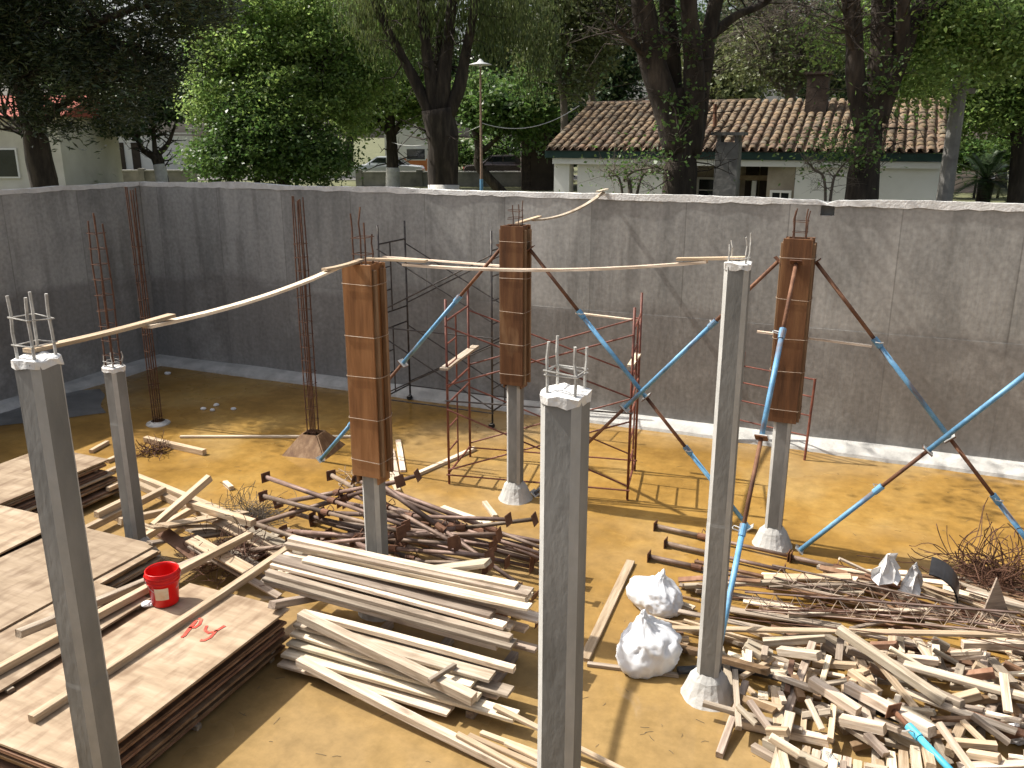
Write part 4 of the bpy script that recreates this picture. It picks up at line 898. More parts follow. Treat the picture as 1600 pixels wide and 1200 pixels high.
# ------------------------------------------------------------------ long battens tying the column heads
def strip(pts, w_, h_, twist=0.0):                          # flat lath following a path
    mb = MB(); vs = []; fs = []; n = len(pts)
    for i, p_ in enumerate(pts):
        d = (pts[min(i+1,n-1)] - pts[max(i-1,0)]); s = Vector((d.y,-d.x,0)).normalized(); u_ = s.cross(d).normalized()
        if u_.z < 0: u_ = -u_
        for (a, b_) in ((-1,-1),(1,-1),(1,1),(-1,1)): vs.append(p_ + s*a*w_/2 + u_*b_*h_/2)
    for i in range(n-1):
        for k in range(4): fs.append((i*4+k, i*4+(k+1)%4, i*4+4+(k+1)%4, i*4+4+k))
    fs += [(3,2,1,0), tuple((n-1)*4+k for k in range(4))]
    return mb.add(vs, fs)
def lath(label, a, b_, sag, w_=.065, h_=.022, m='pale_timber', bow=0.0):
    a, b_ = Vector(a), Vector(b_); n = 14; mid = (a+b_)/2; side = Vector((b_.y-a.y, a.x-b_.x, 0)).normalized()
    d = b_-a; ang = math.atan2(d.y, d.x)
    pts = [a.lerp(b_, i/n) - Vector((0,0,sag*4*(i/n)*(1-i/n))) + side*bow*4*(i/n)*(1-i/n) - mid for i in range(n+1)]
    Rm = Matrix.Rotation(-ang, 3, 'Z')
    mb = strip([Rm @ q for q in pts], w_, h_)
    return tag(mb.build('timber_batten', m, loc=mid, rot=(0,0,ang)), label, 'batten')
zF = 3.72 + .055
f1 = F1p + Vector((.10,.05,zF)); e1 = Ep + Vector((-.13,-.03,zE+.035))
q1 = f1.lerp(e1,.27) - Vector((0,0,.03)); q2 = f1.lerp(e1,.93) - Vector((0,0,.005))
lath('short end piece of the sagging tie batten at the left foreground column', F1p + Vector((-.06,.02,zF-.01)), q1 + Vector((0,0,.018)), .01, m='batten_timber')
lath('long sagging pale tie batten between left foreground column and formwork', f1.lerp(e1,.20)+Vector((0,0,-.035)), f1.lerp(e1,.94)+Vector((0,0,-.035)), .05)
lath('short end piece of the sagging tie batten at the left formwork', f1.lerp(e1,.86)+Vector((0,0,-.02)), Ep + Vector((-.02,0,zE+.03)), .01, m='batten_timber')
a1 = Ap + Vector((0,0,zA+.05)); e2 = Ep + Vector((.02,.05,zE+.03))
lath('short end piece of the centre tie batten on the left formwork', e2 + Vector((.0,0,.004)), e2.lerp(a1,.19)+Vector((0,0,-.02)), .0, m='batten_timber')
lath('long bowed pale tie batten crossing the centre of the pit', e2.lerp(a1,.12)+Vector((0,0,-.05)), e2.lerp(a1,.93)+Vector((0,0,-.03)), .06)
lath('short end piece of the centre tie batten on the slender column', e2.lerp(a1,.86)+Vector((0,0,-.008)), a1 + Vector((.05,0,.0)), .0, m='batten_timber')
b1 = Bp + Vector((.10,.03,zB+.03)); w1 = PV(945, 316, V1+.08); w1.z = WH+.07
lath('short lath on the head of the middle formwork', Bp + Vector((.02,0,zB+.025)), b1.lerp(w1,.16)+Vector((0,0,.0)), 0, m='batten_timber')
lath('bowed pale batten from middle formwork up to the back wall top', b1.lerp(w1,.10)+Vector((0,0,-.02)), b1.lerp(w1,.97)+Vector((0,0,.0)), .10)
lath('short lath lying on the top of the back wall', b1.lerp(w1,.88)+Vector((0,0,.045)), w1 + (w1-b1).normalized()*.12 + Vector((0,0,.03)), 0)
lath('pale batten tied between the black scaffold and the middle formwork', PY(600,401,bo.y-.1), Bp + Vector((-.12,.20,ZAT(Bp.y+.2,416))), .0)
lath('pale batten nailed across the back of the red scaffold', PY(900,489,ro.y+1.0), PY(998,501,r2.y+1.22), 0)
lath('pale batten tied behind the right formwork', PY(1183,518,Cp.y+.26), PY(1362,541,PV(1362,541,uvof(*(Cp.xy))[1]+.12).y), 0, .05)
lath('pale board end resting across the red scaffold', PY(693,577,ro.y-.06), PY(743,541,ro.y+1.3), 0, .12, .035)
lath('pale board offcut poking from the right frame of the red scaffold', PY(985,572,r2.y+.4), PY(997,553,r2.y+1.15), 0, .09, .03)

# ================================================================== PILES (pieces dropped one by one on a height field)
RES = .02; HU0, HV0 = -13.0, 2.0; HN = (900, 500); HF = np.zeros(HN)
OBST = [(uvof(*q.xy), .2) for q in (F1p, Gp, Ep, Ap, Bp, Cp, Hp)]
def clear(u, v, ang, L_, w_=.05):
    for (c, r) in OBST:
        dx, dy = c[0]-u, c[1]-v; s = dx*math.cos(ang)+dy*math.sin(ang); d = abs(-dx*math.sin(ang)+dy*math.cos(ang))
        if abs(s) < L_/2+r-.04 and d < r+w_/2-.04: return False
    return True
def rest(u, v, ang, L_, w_, h_, maxslope=.4, commit=True):
    ns = max(4, int(L_/.03)); nw = max(3, int(w_/.018)); s = np.linspace(-L_/2, L_/2, ns); q = np.linspace(-w_/2, w_/2, nw)
    S, Qm = np.meshgrid(s, q, indexing='ij'); ca, sa = math.cos(ang), math.sin(ang)
    I = np.clip(((u + S*ca - Qm*sa - HU0)/RES).astype(int), 0, HN[0]-1); J = np.clip(((v + S*sa + Qm*ca - HV0)/RES).astype(int), 0, HN[1]-1)
    hs = HF[I, J].max(1)
    # upper hull, edge straddling the centre of gravity
    hull = []
    for i in range(ns):
        while len(hull) >= 2 and (hs[hull[-1]]-hs[hull[-2]])*(s[i]-s[hull[-2]]) <= (hs[i]-hs[hull[-2]])*(s[hull[-1]]-s[hull[-2]]): hull.pop()
        hull.append(i)
    a, b_ = 0, hs.max()
    for i in range(len(hull)-1):
        if s[hull[i]] <= 0 <= s[hull[i+1]]:
            a = (hs[hull[i+1]]-hs[hull[i]])/(s[hull[i+1]]-s[hull[i]]); break
    a = max(-maxslope, min(maxslope, a)); b_ = (hs - a*s).max()
    if commit: HF[I, J] = np.maximum(HF[I, J], (b_ + a*S + h_))
    return b_ + h_/2*math.sqrt(1+a*a), math.atan(a)
def put(o, u, v, ang, z, pit):                               # local x along the piece, pitched by pit
    o.location = gl(u, v, z); M = Matrix.Rotation(ang-YAW, 3, 'Z') @ Matrix.Rotation(-pit, 3, 'Y'); o.rotation_euler = M.to_euler(); return o
def board(name, label, cat, u, v, ang, L_, w_, h_, m, group=None, flat=.4):
    z, pit = rest(u, v, ang, L_, w_, h_, flat, commit=True)
    sg = 5 if L_ > 1.2 else 1
    o = MB().bevbox((L_, w_, h_), min(.004, h_*.15), sg, random.uniform(-.004,.004)*L_ if L_ > 1.2 else 0, random.uniform(-.003,.003)*L_ if L_ > 1.2 else 0, random.uniform(-.04,.04) if L_ > 1 else 0).build(name, m)
    tag(o, label, cat, group); put(o, u, v, ang, z + .002, pit); return o
def seg(name, label, cat, p0, p1, w_, h_, m, group=None):    # a piece between two points given by pixels (on the floor plan), dropped to rest
    a = uvof(*Vector(p0).xy); b_ = uvof(*Vector(p1).xy); L_ = math.hypot(b_[0]-a[0], b_[1]-a[1])
    return board(name, label, cat, (a[0]+b_[0])/2, (a[1]+b_[1])/2, math.atan2(b_[1]-a[1], b_[0]-a[0]), L_, w_, h_, m, group)

# ---- plywood stacks
SHEETS = {}
def sheet(label, u0, u1, v0, v1, th, dark, group, jit=.03, commit=True):
    u0 += random.gauss(0,jit); v0 += random.gauss(0,jit); u1 += random.gauss(0,jit); v1 += random.gauss(0,jit)
    ang = math.pi/2 + random.gauss(0,.012)
    uc, vc, L_, w_ = (u0+u1)/2, (v0+v1)/2, v1-v0, u1-u0
    z, pit = rest(uc, vc, ang, L_, w_, th, .03)
    t = thing('plywood_sheet', label, 'plywood', (0,0,0), (0,0,0), group); put(t, uc, vc, ang, z+.001, 0 if abs(pit) > .03 else pit)
    MB().bevbox((L_, w_, th*.9), .002, 4, random.uniform(-.004,.004)).build('board', 'plywood_dark' if dark else 'plywood_face', t)
    return t
def sticks(label, group, n, u0, u1, v, h_=.05):              # bearers under a sheet
    for k in range(n): board('timber_bearer', label, 'batten', (u0+u1)/2 + random.gauss(0,.03), v[0] + (v[1]-v[0])*k/(n-1), random.gauss(0,.02), u1-u0-.06, .06, h_, 'grey_timber', group)
def stack(where, u0, u1, v0, v1, spec, step=0.0):
    g = 'plywood sheets ' + where; n = len(spec)
    for i, k in enumerate(spec):
        s = step*(n-i)/n
        if k == 'b': sticks('timber bearer between the plywood sheets ' + where, 'bearers ' + where, 3, u0, u1, (v0+.15, v1-.15), random.choice((.035,.045,.05)))
        else: sheet('%s plywood sheet, %s from the bottom of the stack %s' % ('dark' if k in 'dk' else 'tan', ORD[i], where), u0, u1+s, v0, v1, .028 if k == 'd' else .024, k == 'd' or k == 'k', g)
stack('under the red bucket', -6.15, -4.97, 3.55, 5.95, ['b','d','d','b','k','d','b','d','d','b','d','k','d','d','d','p'])
stack('left of the bucket', -8.6, -7.15, 4.0, 6.55, ['b','d','k','d','b','d','d','k','b','p','p','b','d','p'], .25)
stack('beside the half-height column', -11.1, -9.9, 5.9, 8.3, ['b','d','k','d','b','d','d','b','p','d','k','b','d','p','p'], .35)
stack('at far left', -9.75, -8.68, 4.3, 6.6, ['b','d','k','d','b','d','p'])
stack('beside the bucket', -7.0, -6.24, 3.9, 5.6, ['b','d','k','d','b','p'])
def top_sheet(label, px_c, u0, u1, v0, v1):
    return sheet(label, u0, u1, v0, v1, .022, False, None, .01)
tsh = top_sheet('pale stained top plywood sheet under the bucket with red spray marks', 0, -6.15, -4.93, 3.52, 5.98)
top_sheet('wide tan plywood sheet lying on top left of the bucket', 0, -8.55, -7.25, 4.1, 6.6)
top_sheet('pale tan plywood sheet topping the stack beside the half-height column', 0, -11.1, -9.85, 5.9, 8.35)
# red spray strokes on the top sheet
def hz(u, v): return HF[min(HN[0]-1,max(0,int((u-HU0)/RES))), min(HN[1]-1,max(0,int((v-HV0)/RES)))]
zs = hz(-5.2, 5.2)
def stroke(name, pix, w_=.03):
    pts = [P(x, y, zs+.0015) for x, y in pix]; Mi = tsh.matrix_basis.inverted(); bpy.context.view_layer.update()
    vs = []; fs = []
    for i, p_ in enumerate(pts):
        d = pts[min(i+1,len(pts)-1)] - pts[max(i-1,0)]; s = Vector((-d.y, d.x, 0)).normalized()*w_/2*(.8+.4*random.random()); vs += [p_-s, p_+s]
    for i in range(len(pts)-1): fs.append((2*i, 2*i+1, 2*i+3, 2*i+2))
    Mw = Matrix.Translation(tsh.location) @ tsh.rotation_euler.to_matrix().to_4x4(); Mi = Mw.inverted()
    ls = [Mi @ v_ for v_ in vs]
    for q in ls: q.z = .0135
    MB().add(ls, fs).build('spray_mark', 'red_spray', tsh)
def zpx(x, y): return (x/3.53, 860 + y/3.53)                # coordinates read from an enlarged crop
stroke('a', [zpx(*q) for q in ((1085,385),(1050,425),(1015,470),(1000,480))]); stroke('b', [zpx(*q) for q in ((1040,425),(1075,425),(1100,408),(1110,380),(1095,375))])
stroke('c', [zpx(*q) for q in ((1140,415),(1130,440),(1150,455),(1190,445),(1240,415))]); stroke('d', [zpx(*q) for q in ((1195,440),(1160,480),(1125,497),(1105,495))])

# ---- battens lying on and beside the plywood
def tb(label, x0, y0, x1, y1, z, w_=.075, h_=.07, m='batten_timber', group=None): return seg('timber_batten', label, 'batten', P(x0,y0,z), P(x1,y1,z), w_, h_, m, group)
z2 = .30
for k in range(16):
    u, v = random.uniform(-7.3,-6.3), random.uniform(6.75,7.9); ang = random.choice((random.gauss(0,.1), random.gauss(1.55,.1))); L_ = random.uniform(.6,1.5)
    if clear(u, v, ang, L_, .14): board('timber_board', '%s old board strewn under the batten rack' % ORD[k], 'board', u, v, ang, L_, random.choice((.1,.14,.18)), .025, random.choice(('grey_timber','plywood_dark','batten_timber')), 'old boards under the batten rack')
for i, (x0,y0,x1,y1,d_) in enumerate(((205,738,372,806,'farthest of the two long bearers under the batten rack'),(212,752,345,812,'nearer of the two long bearers under the batten rack'),(300,830,400,862,'short bearer by the wire tangle'))):
    tb('pale timber, ' + d_, x0, y0, x1, y1, .08, .09, .08)
tb('third bearer lying near the plywood under the batten rack', 175, 800, 300, 850, .08, .09, .08)
for (x0,y0,x1,y1,d_) in ((128,815,255,752,'first'),(185,806,272,774,'second'),(222,826,310,776,'third'),(238,836,336,795,'fourth'),(150,800,200,776,'short fifth')):
    tb('squared batten, %s of the rack beside the half-height column' % d_, x0, y0, x1, y1, .25, .085, .085)
for k, (x0,y0,x1,y1) in enumerate(((165,705,200,690),(165,722,200,706),(168,760,205,742),(140,690,166,676))):
    tb('batten end poking from the stack behind the half-height column', x0, y0, x1, y1, .2, .07, .06, group='batten ends behind the half-height column')

# ---- squared timber pile in front of the left formwork
GT = 'boards in the big pale timber pile'
n = 0; tries = 0
for k in range(4): board('timber_bearer', 'bearer under the big pale timber pile', 'batten', -5.0 + k*.7, 6.3, math.pi/2, 1.0, .08, .07, 'grey_timber', 'bearers under the timber pile')
lay = 0; rowname = ('front', 'second', 'third', 'fourth', 'fifth', 'sixth', 'seventh', 'eighth', 'ninth', 'tenth')
while lay < 15:                                              # laid in courses, each course set back a little from the one below
    v = 5.66 + .062*lay + random.uniform(0,.03); row = 0
    while v < 6.72:
        w_, h_ = random.choice(((.10,.035),(.12,.03),(.15,.03),(.10,.04),(.15,.035),(.075,.05))); L_ = random.uniform(2.5,3.1); ang = random.gauss(-.022,.007); vc = v + w_/2
        right = random.gauss(-2.80,.13); L_ = min(L_, right + (4.86 if vc < 6.16 else 5.5)); u = right - L_/2; mt = random.choice(('pale_timber','pale_timber','pale_timber','grey_timber'))
        if clear(u, vc, ang, L_, w_+.02) and rest(u, vc, ang, L_, w_, h_, .02, commit=False)[0] < .17 + .60*(vc-5.68):
            board('timber_board', '%s %s, %s row of course %s in the big timber pile' % ('greyed' if mt == 'grey_timber' else 'pale', {.10:'board',.12:'thin board',.075:'batten',.15:'wide board'}[w_], rowname[min(9,row)], ('one','two','three','four','five','six','seven','eight','nine','ten','eleven','twelve','thirteen','fourteen','fifteen')[lay]), 'board', u, vc, ang, L_, w_, h_, mt, GT, .02)
        v += w_ + random.choice((.006,.012,.03)); row += 1
    lay += 1
tb('long squared batten across the bucket sheet, overhanging both ends', 48, 1118, 452, 852, zs+.07)
tb('long squared batten along the left edge of the bucket sheet', -30, 1058, 392, 832, zs+.07)
tb('long squared batten beside the one left of the bucket', 30, 1010, 372, 826, zs+.05, m='grey_timber')
seg('timber_board', 'long board lying skewed on top of the timber pile', 'board', P(450,833,.62), P(625,880,.62), .12, .06, 'pale_timber')
seg('timber_board', 'thick board crossing the crest of the timber pile before the left formwork', 'board', P(540,868,.6), P(770,925,.6), .14, .05, 'pale_timber')
seg('timber_board', 'slanted board end leaning over the wire tangle', 'board', P(400,850,.55), P(455,838,.55), .08, .07, 'pale_timber')
seg('brick_piece', 'small red brick piece lying on the timber pile', 'brick', P(655,902,.62), P(668,905,.62), .05, .04, 'formwork_board')
seg('timber_beam', 'long wet beam lying alone in front of the timber pile', 'beam', P(470,1062,0), P(862,1238,0), .085, .07, 'pale_timber')
seg('timber_beam', 'square beam at the front edge of the timber pile', 'beam', P(474,1026,.03), P(742,1132,.03), .10, .09, 'pale_timber')
tg = seg('short_pipe', 'short pale pipe poking from under the front beam', 'pipe', P(672,1122,.02), P(712,1094,.02), .04, .04, 'grey_timber')
for k, (x0,y0,x1,y1) in enumerate(((733,1152,985,1262),(752,1147,1000,1240),(772,1137,1010,1225),(790,1168,960,1250),(715,1170,900,1260))):
    seg('timber_batten', '%s thin pale batten on the mud at the bottom centre' % ('first','second','third','fourth','fifth')[k], 'batten', P(x0,y0,0), P(x1,y1,0), .05, .03, 'batten_timber', 'battens at the bottom centre')

# ---- pile of rusty props
def lying_prop(u, v, ang, L_, label, group, split=.55, m='rusty_tube'):
    z, pit = rest(u, v, ang, L_, .085, .085); q = Matrix.Rotation(ang-YAW, 3, 'Z') @ Matrix.Rotation(-pit, 3, 'Y') @ Vector((1,0,0)); c = gl(u, v, z+.01)
    return prop(label, c - q*L_/2, c + q*L_/2, split, group, m, 'rusty_tube' if m == 'rusty_tube' else 'rusty_steel', r=.03, plate=.13)
n = 0; tries = 0
while n < 80 and tries < 4000:
    tries += 1
    v = 7.28 + 1.5*random.random()**1.1; L_ = random.uniform(2.3, 3.0); ang = random.gauss(-.10, .10); right = random.gauss(-3.35, .17)
    if random.random() < .3: right -= random.uniform(.4,1.1); ang += random.gauss(-.15,.2)
    u = right - L_/2
    if u - L_/2 < -7.1 or not clear(u, v, ang, L_, .12): continue
    if rest(u, v, ang, L_, .085, .085, commit=False)[0] > .16 + .62*math.exp(-((v-7.95)/.6)**2): continue
    lying_prop(u, v, ang, L_, '%s rusty prop %s the heap behind the left formwork' % ('short' if L_ < 2.55 else 'long', 'lying crosswise in' if abs(ang+.1) > .16 else 'near the viewer in' if v < 7.55 else 'at the far side of' if v > 8.25 else 'in the middle of'), 'rusty props in the heap', random.uniform(.45,.65)); n += 1
seg('timber_board', 'pale board lying over the far side of the rusty prop heap', 'board', P(690,775,.2), P(765,812,.1), .10, .05, 'pale_timber')
for k, (x0,y0,x1,y1) in enumerate(((612,705,622,757),(622,690,630,738),(600,725,622,772),(560,702,600,745))):
    seg('timber_board', '%s short pale board on the mud behind the left formwork' % ('first','second','third','fourth')[k], 'board', P(x0,y0,0), P(x1,y1,0), .085, .035, 'pale_timber', 'short boards behind the left formwork')

# ---- loose pieces on the mud
for (lab, x0,y0,x1,y1,w_,h_,m) in (('squared timber lying near the half-height column',228,690,320,711,.09,.09,'batten_timber'),('long thin batten on the mud before the left rebar cage',282,684,552,684,.06,.035,'pale_timber'),
    ('pale plank on the mud beneath the red scaffold',650,744,742,703,.085,.05,'pale_timber'),('stubby pale block on the mud left of the middle column',757,788,774,810,.07,.05,'pale_timber'),('stubby whitish block near the wire tangle',352,757,362,766,.07,.06,'pale_timber'),
    ('long plank pointing from the bags towards the middle column',986,880,912,1034,.10,.04,'batten_timber'),('long dark batten lying under the lower white bag',918,1040,1060,1058,.05,.035,'grey_timber')):
    seg('timber_plank', lab, 'plank', P(x0,y0,0), P(x1,y1,0), w_, h_, m)

# ================================================================== RIGHT-HAND DEBRIS
def lying_px(label, x0,y0,x1,y1, z=0.0, split=.55, m='rusty_tube', group=None):
    a = uvof(*P(x0,y0,z).xy); b_ = uvof(*P(x1,y1,z).xy); L_ = math.hypot(b_[0]-a[0], b_[1]-a[1])
    return lying_prop((a[0]+b_[0])/2, (a[1]+b_[1])/2, math.atan2(b_[1]-a[1], b_[0]-a[0]), L_, label, group, split, m)
lying_px('rusty prop lying farthest out before the right column foot', 1024,823, 1232,870, .04, .4)
lying_px('long thin rusty prop reaching towards the paper bags', 1236,872, 1404,910, .04, .5)
lying_px('grey prop lying beside the slender column, middle of three', 1040,850, 1225,893, .04, .5)
lying_px('whitish prop with splayed foot plate left of the slender column', 1014,871, 1200,912, .04, .45)
def region_pts(x0, x1, y0, y1): return random.uniform(x0,x1), random.uniform(y0,y1)
GB = 'thin battens in the right-hand scrap heap'
n = 0; tries = 0
while n < 95 and tries < 1500:
    tries += 1
    px, py = region_pts(1040, 1680, 905, 1035)
    if py < 893 + (px-1040)*.045: continue
    p_ = P(px, py, 0); u, v = uvof(*p_.xy); ang = random.gauss(.0, .14) + (random.gauss(0,.6) if random.random() < .12 else 0); L_ = random.uniform(.5, 1.9) if px > 1130 else random.uniform(.15,.5)
    w_, h_ = random.choice(((.045,.025),(.05,.03),(.07,.022),(.03,.03),(.1,.022),(.06,.045)))
    if not clear(u, v, ang, L_, w_): continue
    if rest(u, v, ang, L_, w_, h_, commit=False)[0] > .26: continue
    board('timber_batten', '%s %s batten %s the slender column' % ('long' if L_ > 1.3 else 'short' if L_ < .7 else 'mid-length', {.045:'narrow',.05:'squared',.07:'flat',.03:'slim',.1:'broad',.06:'thick'}[w_], 'scattered left of' if px < 1130 else 'in the scrap just right of' if px < 1280 else 'in the scrap heap midway right of' if px < 1430 else 'in the scrap heap far right of'), 'batten', u, v, ang, L_, w_, h_, random.choice(('pale_timber','grey_timber','grey_timber','batten_timber','plywood_dark','plywood_dark')), GB); n += 1
ru, rv = uvof(*P(1258,1180,.12).xy)
for k in range(12):                                          # neat row of ends facing the viewer
    board('timber_offcut', '%s block from the left in the neat row of offcuts' % ORD[k], 'offcut', ru + (k%12)*.079 + (.02 if k > 11 else 0), rv + random.gauss(0,.025), math.pi/2 + random.gauss(0,.02), random.uniform(.38,.46), .07, .06, random.choice(('pale_timber','batten_timber')), 'neat row of offcuts')
# offcut blocks
GO = 'short timber offcuts in the right foreground heap'; n = 0; tries = 0
while n < 215 and tries < 4000:
    tries += 1
    px, py = region_pts(1125, 1690, 1015, 1255)
    if py > 1115 + (px-1135)*.9 or (px < 1175 and py < 1030): continue
    p_ = P(px, py, .08); u, v = uvof(*p_.xy); L_ = random.uniform(.15,.42) if random.random() < .72 else random.uniform(.5,1.1)
    ang = random.choice((random.gauss(0,.3), random.gauss(1.5,.25), random.gauss(-.35,.25), random.gauss(1.9,.3))); w_, h_ = random.choice(((.065,.06),(.07,.045),(.05,.045),(.085,.025),(.075,.075),(.05,.03),(.06,.055)))
    if not clear(u, v, ang, L_, w_+.06) or (ru-.15 < u < ru+1.05 and abs(v-rv) < .33 and random.random() < .93): continue
    if rest(u, v, ang, L_, w_, h_, commit=False)[0] > .24: continue
    mt = random.choice(('pale_timber','pale_timber','batten_timber','grey_timber','grey_timber','plywood_dark')); board('timber_offcut', '%s %s offcut %s the heap at the right foreground' % ('long' if L_ > .5 else 'stubby' if L_ < .28 else 'short', {'pale_timber':'pale','batten_timber':'yellowish','grey_timber':'greyed','plywood_dark':'dark'}[mt], 'by the column foot in' if px < 1230 else 'at the right edge of' if px > 1480 else 'at the bottom of' if py > 1130 else 'in the middle of'), 'offcut', u, v, ang, L_, w_, h_, mt, GO); n += 1
def zz(x, y): return (980 + x/2.58, 780 + y/2.58)
for (lab, a, b_, w_, h_, m) in (('very long thin plank lying from the bags across the scrap heap', (0,478), (1590,690), .07,.03,'batten_timber'), ('pale plank at the far edge of the scrap heap', (540,255),(930,352), .09,.03,'pale_timber'),
    ('thick pale beam slanting to the bottom right corner', (880,790),(1215,1055), .085,.085,'pale_timber'), ('pale beam in the middle of the offcut heap', (735,778),(930,888), .085,.08,'pale_timber'), ('pale beam above the plastic bottle', (860,900),(1035,975), .08,.08,'pale_timber'),
    ('long pale beam crossing the offcut heap', (830,645),(1280,845), .085,.075,'pale_timber'), ('pale batten leaning at the left of the offcut heap', (610,600),(775,692), .08,.075,'pale_timber'), ('long pale plank reaching the right edge', (1110,690),(1640,860), .10,.04,'pale_timber'),
    ('upright-lying short plank at the right edge', (1500,785),(1532,892), .07,.03,'pale_timber'), ('broad pale plank behind the lattice girders', (550,300),(900,345), .12,.025,'batten_timber')):
    p0, p1 = P(*zz(*a), .2), P(*zz(*b_), .2); seg('timber_beam', lab, 'beam', p0, p1, w_, h_, m)
# lattice girders
def girder(label, x0,y0,x1,y1):
    a = uvof(*P(x0,y0,.25).xy); b_ = uvof(*P(x1,y1,.25).xy); L_ = math.hypot(b_[0]-a[0], b_[1]-a[1]); ang = math.atan2(b_[1]-a[1], b_[0]-a[0]); u, v = (a[0]+b_[0])/2, (a[1]+b_[1])/2
    z, pit = rest(u, v, ang, L_, .12, .05); t = thing('lattice_girder', label, 'girder'); put(t, u, v, ang, z-.015, pit)
    for (y, z_, r) in ((-.06,0,.010),(.06,0,.010),(0,.17,.012)): MB().tube([(-L_/2,y,z_),(0,y,z_+.004),(L_/2,y,z_)], r, 6).build('chord', 'rusty_tube', t)
    n = int(L_/.2)
    for sg in (-1,1):
        pts = []
        for i in range(n+1): pts += [(-L_/2 + L_*i/n, sg*.06, .0)] + ([(-L_/2 + L_*(i+.5)/n, 0, .17)] if i < n else [])
        MB().tube(pts, .006, 5).build('lacing', 'wire_tie', t)
girder('rusty lattice girder lying across the scrap heap, nearer one', 1165,930, 1590,1040); girder('rusty lattice girder lying across the scrap heap, farther one', 1205,908, 1600,1010)
for k in range(14):                                          # loose rods
    px, py = region_pts(1180, 1560, 930, 1010); p_ = P(px,py,.2); u, v = uvof(*p_.xy); L_ = random.uniform(1.2,2.6); ang = random.gauss(-.02,.1)
    if not clear(u, v, ang, L_, .03): continue
    z, pit = rest(u, v, ang, L_, .02, .014)
    o = MB().tube([(-L_/2,0,0),(-L_*.2,random.gauss(0,.02),.0),(L_*.2,random.gauss(0,.02),0),(L_/2,0,0)], .006, 6).build('loose_rebar', 'rebar_rust'); tag(o, '%s loose rusty rod laid over the scrap heap at right' % ORD[k], 'rod', 'loose rods over the scrap heap'); put(o, u, v, ang, z, pit)

def tangle(name, label, c, r, n, m, rad=.004, flat=.55, cat='wire'):
    mb = MB(); rnd = random.Random(len(label))
    for _ in range(n):
        p_ = Vector((rnd.gauss(0,r*.4), rnd.gauss(0,r*.4), abs(rnd.gauss(0,r*.3*flat)) + .01)); d = Vector((rnd.gauss(0,1), rnd.gauss(0,1), rnd.gauss(0,.5))).normalized(); ax = Vector((rnd.gauss(0,1),rnd.gauss(0,1),rnd.gauss(0,1))).normalized(); pts = []
        k = rnd.uniform(.1,.5)
        for i in range(8):
            pts.append(Vector((p_.x, p_.y, max(.006, p_.z)))); p_ = p_ + d*r*.2; d = (Matrix.Rotation(k, 3, ax) @ d).normalized()
        mb.tube(pts, rad, 4, False)
    return tag(mb.build(name, m, loc=c), label, cat, kind=None)
def floor_at(px, py, z=0): p_ = P(px,py,z); u, v = uvof(*p_.xy); return Vector((p_.x, p_.y, hz(u,v)))
tangle('rebar_tangle', 'bushy tangle of rusty bars at the right edge', floor_at(1548,916), .5, 190, 'rebar_rust', .0055)
tangle('wire_tangle', 'grey tangle of tie wire beside the timber pile', floor_at(385,815), .34, 190, 'twig', .0035, .7)
tangle('wire_tangle', 'dark tangle of tie wire in the gap behind the bucket stack', P(352,880,.1), .38, 150, 'rebar_rust', .004, .8)
tangle('leaf_clump', 'small brown clump of dead roots by the half-height column', P(240,708,0), .2, 80, 'rebar_rust', .005, .9, 'roots')
tangle('straw_clump', 'tangle of pale straps behind the left formwork', floor_at(560,735,.2), .28, 40, 'wire_tie', .005, .6, 'straps')

# ---- sacks, paper, plates
def sack(name, label, c, r, seed, m='white_plastic', squash=(1,1,1), neck=True, cat='bag', rot=0, tuck=.55):
    bm = bmesh.new(); bmesh.ops.create_icosphere(bm, subdivisions=5, radius=1)
    off = Vector((seed*3.1, seed*1.7, seed))
    for v_ in bm.verts:
        p_ = v_.co.copy(); n1 = mnoise.noise(p_*1.3+off); n2 = abs(mnoise.noise(p_*2.6+off*2)); n3 = abs(mnoise.noise(p_*6.0+off)); n4 = abs(mnoise.noise(Vector((p_.x*9, p_.y*9, p_.z*3))+off))
        th_ = math.atan2(p_.y, p_.x); fold = abs(math.sin(th_*3.5 + 6*mnoise.noise(p_*1.4+off)))
        k = 1 + .17*n1 - .17*n2 - .05*n3 - (.10*(1-fold)*max(0, p_.z+.25) if neck else .22*n2)
        q = p_*k
        if neck and p_.z > .55: e_ = min(1,(p_.z-.55)/.45); s = 1 - .62*math.sin(math.pi*min(1,e_*1.25)*.5) + .35*max(0,e_-.8)*5*.3; q.x = q.x*s - .22*e_; q.y *= s; q.z += .34*e_*(1+.6*mnoise.noise(Vector((p_.x*4,p_.y*4,0))+off))
        q = Vector((q.x*squash[0], q.y*squash[1], q.z*squash[2]))*r
        q.z = max(q.z, -tuck*r*squash[2] + .01*random.random()); v_.co = q + Vector((0,0,tuck*r*squash[2]))
    me = bpy.data.meshes.new(name); bm.to_mesh(me); bm.free(); me.materials.append(MATS[m]); me.polygons.foreach_set('use_smooth', [True]*len(me.polygons))
    return tag(link(name, me, None, c, (0,0,rot)), label, cat)
sack('plastic_bag', 'tied bulging white plastic bag, the nearer of the two', P(1012,1036,0), .32, 1, squash=(1.05,.95,1.0), rot=.4)
sack('plastic_bag', 'crumpled half-empty white bag behind the bulging one', P(1024,950,0), .28, 5, squash=(1.2,.85,.9), rot=2.2)
